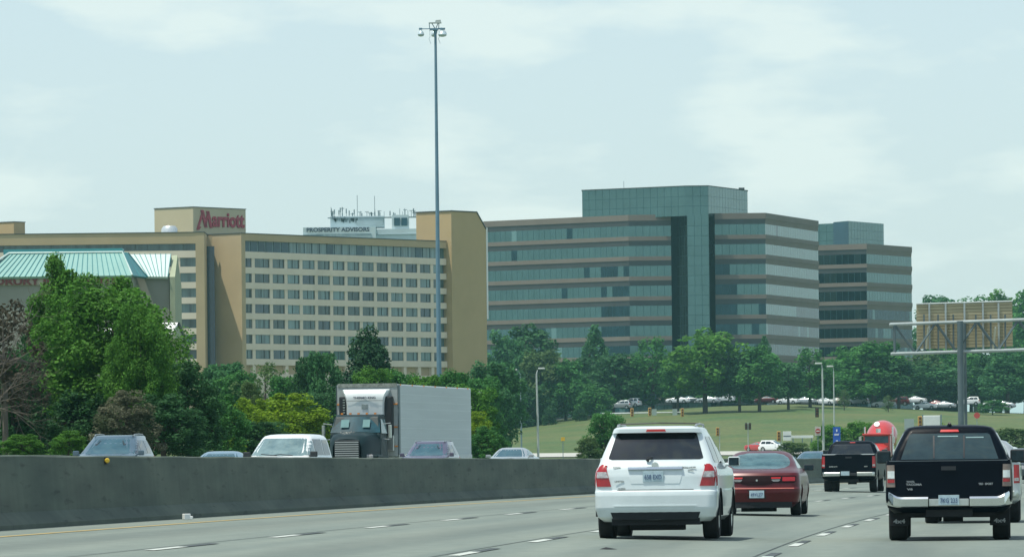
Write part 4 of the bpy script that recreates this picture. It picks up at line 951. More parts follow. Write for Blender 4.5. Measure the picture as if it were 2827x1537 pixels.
    rpatch(B, 'windscreen', [(1.13,-.80,.80),(1.30,-.765,.765),(1.56,-.66,.66),(1.60,-.60,.60)], GLASSB, r_, .006, 10, 6, front=True)
    rpatch(B, 'grille', [(.62,-.42,.42),(.80,-.45,.45)], BLACKP, r_, .01, 8, 3, front=True)
    for s in (-1, 1): rpatch(B, 'headlight', [(z, min(s*.52, s*.84), max(s*.52, s*.84)) for z in (.68, .86)], CLEAR, r_, .012, 7, 3, front=True)
    return r_
suv = make_suv(paint('soft white', (.64,.72,.73)))
tag(suv, 'white SUV seen from behind with roof rails and plate 658 EXD', 'suv'); place(suv, D=87.1, X=2.10, yaw=-.02)

# ---- maroon sedan
SEDK = [(.18,.25,4.7,.74,.25,.3,.06),(.30,.06,4.86,.88,.25,.4,.12),(.50,.0,4.95,.92,.25,.45,.14),(.58,.0,4.98,.925,.25,.45,.15),(.62,.05,4.96,.92,.25,.45,.15),(.74,.07,4.85,.915,.25,.45,.15),(.86,.11,4.6,.905,.25,.45,.15),(.92,.16,4.3,.89,.25,.45,.15),
        (.97,.34,3.9,.86,.3,.45,.15),(1.00,.75,3.75,.83,.3,.45,.12),(1.06,1.05,3.55,.795,.3,.4,.1),(1.16,1.35,3.3,.745,.28,.4,.1),(1.28,1.75,3.0,.66,.26,.35,.1),(1.35,2.02,2.8,.58,.25,.3,.08),(1.39,2.2,2.65,.47,.2,.2,.06),(1.405,2.3,2.5,.3,.1,.1,.02)]
def make_sedan(col, near=True, txt='', glass=None):
    r_ = empty('sedan'); B = Body(SEDK); gl = glass or GLASSB
    B.mesh('body', col, r_, (1.02, 3.78), .37, .32)
    underbody(r_, .62, .3, 4.6, .17, .42)
    for y in (1.02, 3.78):
        for s in (-1, 1): wheel(r_, s * .90, y, .325, .22)
    rpatch(B, 'rear_window', [(1.01,-.40,.40),(1.03,-.55,.55),(1.08,-.645,.645),(1.16,-.655,.655),(1.25,-.60,.60),(1.32,-.48,.48),(1.355,-.30,.30)], gl, r_, .008, 16, 10)
    for s in (-1, 1):
        spatch(B, 'side_window', [(1.02,2.30,3.50),(1.10,2.30,3.3),(1.26,2.30,2.95),(1.31,2.3,2.8)], GLASSL, r_, s, .006)
        spatch(B, 'side_window', [(1.02,1.30,2.22),(1.12,1.42,2.22),(1.25,1.8,2.22),(1.30,2.0,2.22)], GLASSL, r_, s, .006)
        mirror(r_, s * .86, 3.32, 1.03, BLACKP if near else col, .22, .13)
    if near:
        o = rpatch(B, 'light_band', [(.71,-.80,.80),(.735,-.84,.84),(.85,-.84,.84),(.865,-.8,.8)], mat('dark red light band', (.012,.002,.003), .45, var=.2, scale=6, coat=.0, spec=.2), r_, .010, 18, 5)
        for s in (-1, 1):
            rpatch(B, 'tail_lamp', [(z, min(s*.55,s*.82), max(s*.55,s*.82)) for z in (.745,.80,.835)], RED, o, .018, 7, 3)
            rpatch(B, 'reverse_lens', [(z, min(s*a,s*b), max(s*a,s*b)) for z, a, b in ((.735,.36,.46),(.76,.32,.50),(.785,.32,.50))], mat('smoky lens', (.16,.17,.17), .3, var=.3, scale=20), o, .018, 6, 3)
            rpatch(B, 'brake_lens', [(z, min(s*.31,s*.51), max(s*.31,s*.51)) for z in (.80,.83)], REDB, o, .018, 6, 2)
        rpatch(B, 'lower_oval', [(.66,-.18,.18),(.68,-.30,.30),(.71,-.36,.36)], mat('dark red light band', (.085,.006,.012)), o, .012, 10, 3)
        b = MB(); b.lathe([(0,.022),(.01,.02)], (0, B.ry(0,.76)-.022, .765), 'y', 16, Matrix.Identity(3)); b.build('emblem', CHROMED, r_, True)
        rpatch(B, 'bumper_strip', [(.585,-.80,.80),(.598,-.80,.80)], mat('bright red strip', (.55,.16,.12), .3, var=.1, coat=.5), r_, .008, 16, 2)
        rpatch(B, 'plate_recess', [(.37,-.20,.20),(.56,-.20,.20)], mat('dark plate recess', (.03,.006,.008), .6, var=.1), r_, .006, 6, 2)
        plate(r_, .0, B.ry(0,.47) - .012, .465, txt, w_=.32, h=.16)
        b = MB(); b.grid([[Vector((x, B.ry(x,.3)-.005, z)) for x in np.linspace(-.75,.75,10)] for z in (.17,.30)], skirt=(0,.04,0)); b.build('rear_valance', DARK, r_)
        # passengers' headrests behind the glass would hide; show seat backs
    else:
        for s in (-1, 1): rpatch(B, 'tail_lamp', [(z, min(s*.55,s*.84), max(s*.55,s*.84)) for z in (.72,.86)], RED, r_, .012, 6, 3)
    rpatch(B, 'windscreen', [(1.0,-.70,.70),(1.10,-.66,.66),(1.33,-.50,.50)], GLASSB, r_, .006, 10, 6, front=True)
    for s in (-1, 1): rpatch(B, 'headlight', [(z, min(s*.50,s*.84), max(s*.50,s*.84)) for z in (.60,.72)], CLEAR, r_, .012, 7, 3, front=True)
    rpatch(B, 'grille', [(.50,-.30,.30),(.60,-.34,.34)], BLACKP, r_, .01, 6, 2, front=True)
    return r_
maroon = mat('paint maroon', (.085,.005,.009), .35, .1, var=.08, scale=3, coat=.2, spec=.35)
sed = make_sedan(maroon, txt='49YLZ7', glass=mat('bright rear glass', (.02,.07,.08), .08, .1, scale=3.2, col2=(.09,.19,.20), spec=.5))
tag(sed, 'maroon sedan with an oval rear window and full-width dark light band', 'sedan'); place(sed, D=125.5, X=5.22)

# ---- pickups
def pickk(bed, roof, w_=.94, L_=5.3, cab=1.85):
    k = roof / 1.745
    return [(.42,.16,L_-.3,w_-.12,.15,.3,.03),(.50,.05,L_-.1,w_-.03,.12,.35,.04),(.62,.0,L_,w_,.10,.4,.05),(bed-.35,.01,L_,w_,.10,.4,.05),(bed-.14,.02,L_-.1,w_-.005,.08,.4,.05),(bed-.10,.02,cab+3.2 if L_ > 5 else 4,w_-.01,.08,.4,.05),(bed-.06,.02,cab+2.2,w_-.01,.08,.35,.05),(bed,.03,cab+2.0,w_-.02,.08,.35,.05),
            (bed+.004,cab-.02,cab+2.0,w_-.05,.12,.35,.05),(bed+.15*k,cab+.04,cab+1.75,w_-.105,.12,.35,.06),(bed+.32*k,cab+.13,cab+1.42,w_-.19,.12,.3,.06),(roof-.09,cab+.21,cab+1.15,w_-.26,.13,.3,.06),(roof-.04,cab+.26,cab+1.0,w_-.31,.14,.3,.06),(roof-.012,cab+.38,cab+.85,w_-.42,.15,.2,.05),(roof,cab+.5,cab+.75,w_-.6,.1,.1,.02)]
def make_pickup(col, style, txt):
    bed, roof, w_, L_ = (1.205, 1.745, .945, 5.3) if style == 'a' else (1.37, 1.86, .985, 5.6)
    r_ = empty('pickup_truck'); B = Body(pickk(bed, roof, w_, L_)); wr = .39 if style == 'a' else .38
    B.mesh('body', col, r_, (1.15, 4.35), wr + .06, wr)
    b = MB(); b.box((0, 2.8, .50), (w_*1.45, 5.0, .26)); b.lathe([(-.09,.34),(-.09,.38),(.09,.38),(.09,.34)], (0, 1.0, .50), 'z', 20); b.box((0, 1.15, .40), (1.4, .12, .12)); b.box((.05,1.15,.38), (.3,.3,.2)); b.box((0,.25,.42), (.7,.3,.12)); b.build('underbody', DARK, r_)
    for y in (1.15, 4.35):
        for s in (-1, 1): wheel(r_, s * (w_ - .03), y, wr, .27)
    # rear window on the cab back wall
    zb, zt_ = bed + .015, roof - .13
    wb, wt = w_ - .20, w_ - .33
    o = rpatch(B, 'rear_window', [(zb,-wb,wb),(zt_-.02,-wt,wt),(zt_,-wt+.04,wt-.04)], GLASS if style != 'a' else mat('pickup rear glass', (.012,.03,.035), .05, 0, scale=2.5, col2=(.03,.06,.065), spec=.8), r_, .008, 14, 8)
    if style == 'a':
        for x in (-.24, .22): rpatch(B, 'slider_frame', [(zb+.02, x-.012, x+.012), (zt_-.03, x-.012, x+.012)], BLACKP, o, .016, 2, 4)
        for x0, x1, z0, z1 in ((-.18,.13,zt_-.05,zt_-.035),(.25,.52,zt_-.07,zt_-.055)): rpatch(B, 'bright_glimpse', [(z0,x0,x1),(z1,x0,x1)], mat('glimpse of windscreen', (.25,.38,.38), .2, var=.2), o, .012, 6, 2)
        for x in (-.48, .46): b = MB()
        b = MB(); b.tube([(-.10,B.ry(0,zb+.12)-.0,zb+.2),(-.04,B.ry(0,zb+.2)-.0,zb+.29)], .006, 4); bpy.data.objects.remove(b.build('x', BLACKP))
    for s in (-1, 1):
        spatch(B, 'side_window', [(bed+.05,2.0,3.3),(bed+.12,2.0,3.2),(roof-.12,2.15,2.8)], GLASS, r_, s, .006)
        mirror(r_, s * (w_ - .02), 3.35, bed + .06, BLACKP, .22, .20)
        lamp = [(.81,w_-.145,w_-.012),(1.14,w_-.135,w_-.02)] if style == 'a' else [(.88,w_-.13,w_-.01),(1.29,w_-.13,w_-.02)]
        f = (lambda rows: rows) if s > 0 else (lambda rows: [(z, -b_, -a_) for z, a_, b_ in rows])
        if style == 'a':
            o = rpatch(B, 'tail_lamp', f(lamp), mat('rosy lens', (.17,.12,.10), .3, scale=14, col2=(.26,.22,.19), coat=.3), r_, .016, 6, 5)
            rpatch(B, 'reverse_lens', f([(.94,w_-.135,w_-.03),(1.05,w_-.135,w_-.03)]), mat('bright lens', (.70,.74,.72), .15, .3, var=.15, scale=18), o, .024, 5, 3)
            rpatch(B, 'brake_lens', f([(.875,w_-.135,w_-.03),(.925,w_-.135,w_-.03)]), RED, o, .024, 5, 2)
        else:
            o = rpatch(B, 'tail_lamp', f(lamp), RED, r_, .016, 6, 5); rpatch(B, 'reverse_lens', f([(.93,w_-.12,w_-.03),(1.0,w_-.12,w_-.03)]), CLEAR, o, .022, 4, 2)
    if style == 'a':
        rpatch(B, 'brake_light', [(roof-.105,-.145,.145),(roof-.07,-.13,.13)], REDB, r_, .014, 6, 2)
        bz0, bz1 = .50, .66
    else: bz0, bz1 = .57, .72; rpatch(B, 'brake_light', [(roof-.08,-.1,.1),(roof-.05,-.1,.1)], RED, r_, .014, 6, 2)
    for s in (-1, 1):
        a_, b_ = (.31, w_ + .0); g_ = []
        for z, o_ in ((bz0,.06),(bz0+.02,.10),(bz1-.03,.11),(bz1,.09)):
            row = []
            for t_ in np.linspace(0, 1, 12):
                x = a_ + (b_ - a_) * t_; y = B.ry(min(x, w_-.02), .62) - o_
                row.append(Vector((s * x, y + (.20 * max(0, t_ - .86) / .14), z + (.10 if style == 'a' else 0) * max(0, t_ - .7) / .3 * (1 if z > bz0 + .05 else .45))))
            g_.append(row)
        MB().grid(g_, skirt=(0, .06, 0)).build('bumper', CHROME if style == 'a' else CHROMED, r_, True)
    b = MB(); b.bb(-.30, .30, -.05, .10, bz0 + .02, bz1 - .03); b.build('bumper_step', BLACKP if style != 'a' else CHROMED, r_, bevel=.01)
    plate(r_, 0 if style == 'a' else -.12, -.06, (bz0 + bz1) / 2 + .03, txt, w_=.31, h=.15)
    rpatch(B, 'tailgate_handle', [(bed-.15,-.11,.11),(bed-.09,-.11,.11)], BLACKP, r_, .02, 5, 2)
    if style == 'a':
        for tx, x, z, w2 in (('TOYOTA',-.57,.885,.12),('TACOMA',-.52,.845,.24),('V6',-.58,.775,.09),('TRD',.48,.845,.07),('SPORT',.60,.845,.12)): lettering(r_, tx, x, B.ry(x, z) - .012, z, w2, .040, mat('worn badge', (.30,.33,.34), .5, .3, var=.2))
        for s in (-1, 1):
            b = MB(); b.bb(s*(w_-.34), s*(w_-.04), .66, .69, .22, .50); fl = b.build('mud_flap', TYRE, r_, bevel=.01); text('flap_letters', '4x4', .085, mat('flap white', (.35,.38,.38), .6, var=.2), fl, frameM((s*(w_-.19), .655, .29), (1,0,0)), .002, .003, width=.18)
        b = MB(); b.tube([(.0,2.25,roof-.01),(.0,2.2,roof+.03)], [.04,.02], 8); b.build('roof_antenna', BLACKP, r_)
        rpatch(B, 'tailgate_edge', [(bed-.012,-w_+.06,w_-.06),(bed-.004,-w_+.06,w_-.06)], mat('worn edge', (.12,.15,.16), .4, .3, var=.2), r_, .006, 12, 2)
    else:
        b = MB(); b.grid([[Vector((x, y, bed + .006)) for x in np.linspace(-w_+.05, w_-.05, 8)] for y in (.04, .3, .9, 1.75)], skirt=(0,0,-.03)); b.build('bed_top_sheet', mat('white bed edge', (.62,.66,.66), .4, var=.1), r_)  # white sheet over the bed, seen as a line along the tailgate top
        for tx, x, z, w2 in (('SUPER DUTY',-.55,.92,.30),('4X4',.62,.92,.12)): lettering(r_, tx, x, B.ry(x, z) - .012, z, w2, .05, CHROMED)
    rpatch(B, 'windscreen', [(bed+.05,-.72,.72),(roof-.1,-.58,.58)], GLASSB, r_, .006, 10, 6, front=True)
    for s in (-1, 1): rpatch(B, 'headlight', [(z, min(s*.55,s*.86), max(s*.55,s*.86)) for z in (.75,.92)], CLEAR, r_, .012, 7, 3, front=True)
    rpatch(B, 'grille', [(.68,-.45,.45),(.95,-.45,.45)], CHROMED, r_, .01, 6, 2, front=True)
    return r_
black = mat('paint black', (.003,.006,.011), .35, .0, var=.1, scale=3, coat=.015, spec=.06)
tac = make_pickup(black, 'a', '7KG 233'); tag(tac, 'black pickup truck with chrome bumper and 4x4 mud flaps, nearest on the right', 'pickup truck'); place(tac, D=87.2, X=6.50)
frd = make_pickup(black, 'b', ''); tag(frd, 'distant black pickup truck with a bright white line along its tailgate top', 'pickup truck'); place(frd, D=210, X=12.05)
slv = make_pickup(paint('silver', (.45,.49,.50), .5), 'a2', ''); tag(slv, 'silver pickup truck mostly hidden ahead of the nearest black pickup', 'pickup truck'); place(slv, D=112.5, X=8.82); slv.scale = (.96, .96, .87)

# ---- minivan (oncoming) and wagons
VANK = [(.22,.15,4.6,.80,.2,.3,.04),(.40,.02,4.75,.93,.15,.4,.05),(.70,.0,4.8,.955,.12,.4,.05),(.90,.02,4.6,.95,.12,.4,.05),(1.02,.04,4.1,.94,.12,.4,.05),(1.08,.05,3.85,.92,.12,.4,.05),(1.14,.06,3.75,.90,.12,.4,.05),(1.30,.10,3.45,.865,.12,.35,.05),(1.50,.16,3.05,.82,.12,.35,.05),(1.64,.22,2.78,.78,.12,.35,.05),(1.72,.28,2.6,.72,.14,.3,.05),(1.76,.4,2.4,.62,.15,.3,.04),(1.78,.7,2.1,.4,.15,.2,.02)]
def make_minivan(col, gl=GLASSL):
    r_ = empty('minivan'); B = Body(VANK); B.mesh('body', col, r_, (.95, 3.85), .37, .33); underbody(r_, .65, .2, 4.5, .2, .5)
    for y in (.95, 3.85):
        for s in (-1, 1): wheel(r_, s * .93, y, .33, .22)
    o = rpatch(B, 'windscreen', [(1.11,-.72,.72),(1.13,-.80,.80),(1.3,-.775,.775),(1.62,-.68,.68),(1.65,-.62,.62)], gl, r_, .006, 14, 8, front=True)
    b = MB(); b.tube([(-.5, 3.86, 1.12), (-.1, 3.84, 1.16), (.1, 3.86, 1.13)], .014, 5); b.tube([(.0, 3.87, 1.12), (.5, 3.8, 1.17)], .014, 5); b.build('wiper', BLACKP, r_)
    rpatch(B, 'rear_window', [(1.12,-.70,.70),(1.62,-.62,.62)], GLASS, r_, .006, 10, 5)
    for s in (-1, 1):
        spatch(B, 'side_window', [(1.13,2.55,3.62),(1.2,2.55,3.5),(1.55,2.55,2.9),(1.62,2.55,2.75)], GLASSL, r_, s, .006)
        spatch(B, 'side_window', [(1.13,1.35,2.45),(1.62,1.35,2.45)], GLASS, r_, s, .006)
        spatch(B, 'side_window', [(1.13,.35,1.25),(1.60,.45,1.25)], GLASS, r_, s, .006)
        mirror(r_, s * .93, 3.35, 1.16, BLACKP, .22, .17)
        rpatch(B, 'headlight', [(z, min(s*.50,s*.86), max(s*.50,s*.86)) for z in (.68,.84)], CLEAR, r_, .012, 7, 3, front=True)
        rpatch(B, 'tail_lamp', [(z, min(s*.74,s*.90), max(s*.74,s*.90)) for z in (.8,1.1)], RED, r_, .012, 5, 3)
    rpatch(B, 'grille', [(.60,-.42,.42),(.76,-.45,.45)], BLACKP, r_, .01, 6, 2, front=True)
    return r_
WHT = paint('white', (.80,.83,.82))
mv = make_minivan(WHT); tag(mv, 'oncoming white minivan with a pale windscreen above the barrier', 'minivan'); place(mv, u=840, D=180, rev=True, yaw=-.06)
wag = make_suv(paint('slate blue', (.06,.11,.15), .1), False, True); tag(wag, 'oncoming slate-blue wagon with roof rails at the far left', 'wagon'); place(wag, u=352, D=177, rev=True)
pur = make_suv(paint('plum grey', (.08,.07,.12), .1), False, True); tag(pur, 'oncoming plum-grey crossover with roof racks in front of the semi trailer', 'crossover'); place(pur, u=1212, D=232, rev=True)
blu = make_sedan(paint('light blue', (.16,.26,.34), .1), False); tag(blu, 'light blue sedan whose roof barely shows above the barrier', 'sedan'); place(blu, u=652, D=188, rev=True); blu.location.z -= .16
def recol(src, col, label, cat, group=None):
    c = copy_tree(src)
    for k in ('group',):
        if k in c: del c[k]
    tag(c, label, cat, group)
    for ch in c.children:
        if ch.name.startswith('body') or (ch.name.startswith('mirror') and not ch.name.startswith('mirror_glass')):
            ch.material_slots[0].link = 'OBJECT'; ch.material_slots[0].material = col
    return c
sil = recol(blu, paint('silver', (.45,.49,.50)), 'oncoming silver-white sedan left of the white SUV above the barrier', 'sedan'); place(sil, u=1440, D=262, rev=True); sil.location.z += .08
dbl = recol(blu, paint('dark blue', (.05,.10,.16)), 'dark blue sedan roof behind the barrier left of the distant black pickup', 'sedan'); place(dbl, u=2262, D=330, rev=True)
van2 = recol(mv, WHT, 'white van at the right edge behind the black pickup cab', 'van'); place(van2, u=2772, D=300, rev=True)
gsv = recol(wag, paint('dark grey', (.06,.08,.09)), 'dark grey crossover at the right edge next to the white van', 'crossover'); place(gsv, u=2812, D=290, rev=True)

# ---- semi truck (oncoming): local frame faces +y, nose at y=0, trailer behind at -y
def semi():
    r_ = empty('semi_truck', label='dark semi truck hauling a long white refrigerated trailer', cat='semi truck')
    CB = mat('cab paint near black', (.006,.022,.026), .5, .0, var=.1, scale=2, coat=.0, spec=.25); TW = mat('trailer white', (.48,.54,.54), .5, .1, var=.06, scale=.6, streak=(.3,.3,6)); TF = mat('trailer front', (.40,.44,.43), .5, .2, var=.15, scale=1.2)
    # hood: loft narrowing to the grille
    b = MB(); rows = []
    for y, w_, zt_, zb in ((-.05,.60,1.84,.75),(-.25,.74,1.98,.70),(-.8,.88,2.07,.70),(-1.5,1.02,2.13,.75),(-1.75,1.08,2.16,.8)):
        rows.append([Vector((x, y, z)) for x, z in ((-w_,zb),(-w_,zt_-.3),(-w_*.86,zt_-.08),(-w_*.5,zt_),(0,zt_+.02),(w_*.5,zt_),(w_*.86,zt_-.08),(w_,zt_-.3),(w_,zb))])
    b.grid(rows, skirt=(0,0,-.05)); b.build('hood', CB, r_, True)
    b = MB(); b.bb(-.52,.52,-.10,.0,.72,1.80); gr = b.build('grille', BLACKP, r_, bevel=.02)
    for i in range(11): b = MB(); b.bb(-.49,.49,.0,.03,.80+.09*i,.835+.09*i); b.build('grille_bar', mat('bright grille bar', (.55,.58,.57), .35, .3, var=.1), gr)
    b = MB(); b.bb(-1.15,1.15,-.02,.18,.42,.70); b.build('bumper', CHROME, r_, bevel=.04)
    for s in (-1,1):
        b = MB(); b.box((s*.86,-.42,1.08),(.3,.2,.26)); b.build('headlight', CLEAR, r_, bevel=.05)
        b = MB(); b.lathe([(s*.80,.3),(s*.80,.52),(s*1.14,.52),(s*1.14,.3)], (0,-.95,.52), 'x', 24); b.build('wheel', TYRE, r_, True)
        b = MB(); b.bb(s*.85,s*1.22,-1.5,-.45,1.06,1.20); b.build('fender', CB, r_, bevel=.06)
        b = MB(); b.box((s*1.40,-1.95,2.15),(.10,.2,.55)); b.tube([(s*1.05,-2.0,2.45),(s*1.42,-1.98,2.5)], .02, 5); b.tube([(s*1.05,-2.0,1.85),(s*1.42,-1.98,1.82)], .02, 5); b.build('mirror', CHROMED, r_, bevel=.03)
    # cab
    b = MB(); prof_ = [(-1.6,.8),(-1.6,2.02),(-2.05,2.78),(-2.3,2.86),(-3.2,2.86),(-3.25,.8)]
    w_ = 1.08; b.add([(-w_*(.86 if z>2.5 else 1),y,z) for y,z in prof_]+[(w_*(.86 if z>2.5 else 1),y,z) for y,z in prof_], [(0,1,2,3,4,5),(11,10,9,8,7,6)]+[(i,6+i,6+(i+1)%6,(i+1)%6) for i in range(6)]); cab=b.build('cab', CB, r_, bevel=.07)
    b = MB(); g_=[]
    for t_ in np.linspace(0,1,5):
        y=-1.60-.45*t_; z=2.10+.66*t_; ww=1.05-.14*t_; g_.append([Vector((x,y+.02-.06*(x/ww)**2,z+.012)) for x in np.linspace(-ww,ww,9)])
    b.grid(g_, skirt=(0,-.04,0)); ws=b.build('windscreen', mat('truck windscreen', (.008,.055,.075), .12, .0, scale=2, var=.4, spec=.35), r_, True)
    for x0,x1 in ((-.60,-.30),(.28,.62)):
        b=MB(); b.add([(x0,-1.72,2.3),(x1,-1.72,2.3),(x1,-1.9,2.62),(x0,-1.9,2.62)],[(0,1,2,3)]); b.v=[(x,y+.055,z+.03) for x,y,z in b.v]; b.add([(x,y-.01,z) for x,y,z in b.v],[(3,2,1,0)]); b.build('window_glimpse', mat('daylight through cab', (.06,.20,.21), .3, var=.3), ws)
    b=MB(); b.bb(-.02,.02,-1.62,-1.60,2.04,2.1); bpy.data.objects.remove(b.build('x',CB))
    for s in (-1,1):
        b=MB(); b.add([(s*1.085,-1.75,2.08),(s*1.085,-2.9,2.08),(s*.985,-2.9,2.66),(s*.985,-2.08,2.66)],[(0,1,2,3)]); b.add([(x-s*.03,y,z) for x,y,z in b.v],[(3,2,1,0)]); b.build('side_window', GLASSL, r_)
        b=MB(); b.lathe([(s*.75,.3),(s*.75,.52),(s*1.2,.52),(s*1.2,.3)], (0,-5.0,.52),'x',24); b.build('wheel',TYRE,r_,True)
        b=MB(); b.lathe([(s*.75,.3),(s*.75,.52),(s*1.2,.52),(s*1.2,.3)], (0,-6.3,.52),'x',24); b.build('wheel',TYRE,r_,True)
        b=MB(); b.lathe([(-3.9,.32),(-2.6,.32)], (s*.95,0,.75),'y',18); b.build('fuel_tank',CHROMED,r_,True)
    for i in range(5): b=MB(); b.box((-.7+.35*i,-2.35,2.90),(.09,.08,.06)); b.build('marker_light', AMBER, r_)
    b=MB(); b.box((0,-3.9,.75),(.9,6.5,.25)); b.build('chassis', DARK, r_)
    # trailer
    y0=-4.1; L_=15.6
    b=MB(); b.bb(-1.3,1.3,y0-L_,y0,1.12,4.12); tr=b.build('trailer', TW, r_, bevel=.05)
    b=MB(); b.bb(-1.28,1.28,y0,y0+.03,1.15,4.08); b.build('trailer_front', TF, r_)
    for z in (1.5,1.9,2.3,2.7,3.1,3.4,3.7): 
        for s in (-1,1): b=MB(); b.bb(s*1.302,s*1.306,y0-L_+.1,y0-.5,z,z+.012); b.build('panel_rib', mat('rib shine', (.64,.70,.70), .4, .2, var=.1), tr)
    for s in (-1,1): b=MB(); b.bb(s*1.30,s*1.325,y0-L_,y0,1.02,1.22); b.build('side_rail', CHROMED, r_)
    for s in (-1,1): b=MB(); b.bb(s*1.30,s*1.33,y0-.28,y0+.035,1.2,4.1); b.build('corner_post', mat('dark corner post', (.10,.14,.15), .5, .3, var=.2), r_)
    b=MB(); b.bb(-1.25,1.25,y0-.1,y0+.05,4.0,4.16); b.build('top_trim', mat('weathered trim', (.25,.27,.24), .6, .2, var=.4, scale=8), r_)
    # refrigeration unit with curved hood and dark side vents
    b=MB(); rows=[]
    for z,d,w_ in ((2.05,.42,.78),(2.4,.5,.80),(3.3,.52,.80),(3.55,.55,.84),(3.75,.52,.92),(3.88,.40,.98),(3.92,.2,.98)):
        rows.append([Vector((x,y,z)) for x,y in ((-w_,y0+.03),(-w_,y0+d*.8),(-w_*.92,y0+d),(0,y0+d+.03),(w_*.92,y0+d),(w_,y0+d*.8),(w_,y0+.03))])
    b.grid(rows); rf_=b.build('cooling_unit', mat('cooling unit white', (.70,.75,.75), .4, var=.04, coat=.3), r_, True)
    for s in (-1,1):
        b=MB(); b.bb(s*.80,s*1.12,y0+.03,y0+.44,2.0,3.62); b.build('side_vent', mat('vent black', (.012,.015,.018), .7, var=.2), r_, bevel=.05)
    for i in range(14): b=MB(); b.bb(.86,.95,y0+.44,y0+.455,2.1+.105*i,2.14+.105*i); b.build('vent_slat', CHROMED, r_)
    b=MB(); b.bb(-.78,.78,y0+.565,y0+.572,3.44,3.455); b.build('seam', BLACKP, rf_)
    text('unit_letters', 'THERMO KING', .13, INK, rf_, frameM((0,y0+.60,3.56),(-1,0,0)), .004, .004, width=.95)
    b=MB(); b.bb(-.13,.13,y0+.555,y0+.57,3.10,3.30); b.build('unit_display', mat('grey display', (.22,.27,.27), .5, var=.3, scale=20), rf_, bevel=.01)
    b=MB(); b.bb(-.55,.9,y0+.03,y0+.3,1.7,2.02); b.build('unit_base', WHITEP, r_, bevel=.03)
    b=MB(); b.bb(-1.16,-.86,y0+.05,y0+.3,1.35,2.0); b.build('side_box', CHROMED, r_, bevel=.03)
    for s in (-1,1):
        for z in (1.55,2.35,3.3): b=MB(); b.box((s*1.2,y0+.05,z),(.16,.05,.05)); b.build('marker_light', AMBER, r_)
        for y in (-17.2,-18.4): b=MB(); b.lathe([(s*.75,.3),(s*.75,.5),(s*1.25,.5),(s*1.25,.3)], (0,y,.5),'x',22); b.build('wheel',TYRE,r_,True)
    for i in range(7):
        b=MB(); b.box((-1.31 if False else 1.31, y0-.5-2.4*i, 4.10),(.03,.12,.05)); b.build('marker_light', AMBER, r_)
        b=MB(); b.box((-1.31, y0-.5-2.4*i, 4.10),(.03,.12,.05)); b.build('marker_light', AMBER, r_)
    return r_
sm = semi(); q = pt(957, 1200, 238.); sm.location = (q.x, 238, roadZ(-17, 238)); sm.rotation_euler = (0, 0, math.pi - math.atan(.190))

# ---- red concrete mixer truck (oncoming)
def mixer():
    r_ = empty('mixer_truck', label='red concrete mixer truck with its drum above the cab', cat='mixer truck')
    RP = mat('paint mixer red', (.50,.035,.03), .35, .0, var=.1, scale=2, coat=.5)
    b=MB(); rows=[]
    for y,w_,zt_ in ((0,.55,1.45),(-.3,.7,1.75),(-1.3,.85,1.95),(-1.6,.95,2.0)): rows.append([Vector((x,y,z)) for x,z in ((-w_,.8),(-w_,zt_-.25),(-w_*.6,zt_),(w_*.6,zt_),(w_,zt_-.25),(w_,.8))])
    b.grid(rows, skirt=(0,0,-.05)); b.build('hood', RP, r_, True)
    b=MB(); b.bb(-.42,.42,-.02,.05,.85,1.4); b.build('grille', CHROME, r_, bevel=.02)
    b=MB(); b.bb(-1.1,1.1,-3.0,-1.6,.9,2.75); b.build('cab', RP, r_, bevel=.1)
    b=MB(); b.bb(-1.18,1.18,-3.0,-1.4,2.68,2.84); b.build('sun_visor', RP, r_, bevel=.05)
    b=MB(); b.bb(-.98,.98,-1.60,-1.57,2.05,2.62); b.build('windscreen', GLASSB, r_, bevel=.03)
    for s in (-1,1):
        b=MB(); b.box((s*1.38,-1.75,2.3),(.22,.1,.55)); b.tube([(s*1.1,-1.8,2.62),(s*1.4,-1.78,2.62)],.02,5); b.build('mirror', CHROMED, r_, bevel=.02)
        b=MB(); b.tube([(s*1.15,-3.15,1.0),(s*1.15,-3.15,3.4)],.08,8); b.build('exhaust_stack', CHROME, r_, True)
        for y in (-.8,-5.5,-6.8): b=MB(); b.lathe([(s*.8,.3),(s*.8,.52),(s*1.15,.52),(s*1.15,.3)],(0,y,.52),'x',22); b.build('wheel',TYRE,r_,True)
        b=MB(); b.box((s*.85,-.5,1.0),(.6,.9,.25)); b.build('fender', RP, r_, bevel=.08)
    b=MB(); b.box((0,-4.5,.9),(.9,7.5,.3)); b.build('chassis', DARK, r_)
    rot=Matrix.Rotation(R(12),3,'X').to_3x3()
    b=MB(); b.lathe([(2.6,.35),(2.45,.75),(1.6,1.12),(.4,1.28),(-.8,1.2),(-2.0,.85),(-2.9,.55),(-3.2,.55)], (0,-5.7,2.62),'y',28, Matrix.Rotation(R(-13),3,'X')); dr=b.build('drum', RP, r_, True)
    b=MB(); b.lathe([(0,.24),(.03,.24)], (.25,-4.1,3.62),'y',16, Matrix.Rotation(R(35),3,'X')); b.build('drum_emblem', WHITEP, dr)
    b=MB(); b.lathe([(0,.2),(.35,.2)], (0,-2.9,2.9),'z',14); b.build('water_tank', CHROME, r_, True)
    b=MB(); b.tube([(.9,-8.6,1),(.7,-8.6,3.4),(-.7,-8.6,3.4),(-.9,-8.6,1)],.08,6); b.tube([(1.5,-8.3,1.6),(1.7,-8.4,2.6)],.15,6); b.build('rear_chute', mat('yellow dusty steel', (.40,.30,.12), .7, var=.3), r_)
    return r_
mx_ = mixer(); mx_.location = (pt(2415, 1300, 480).x, 480, .95); mx_.rotation_euler = (0, 0, heading(480) + .10 + math.pi)

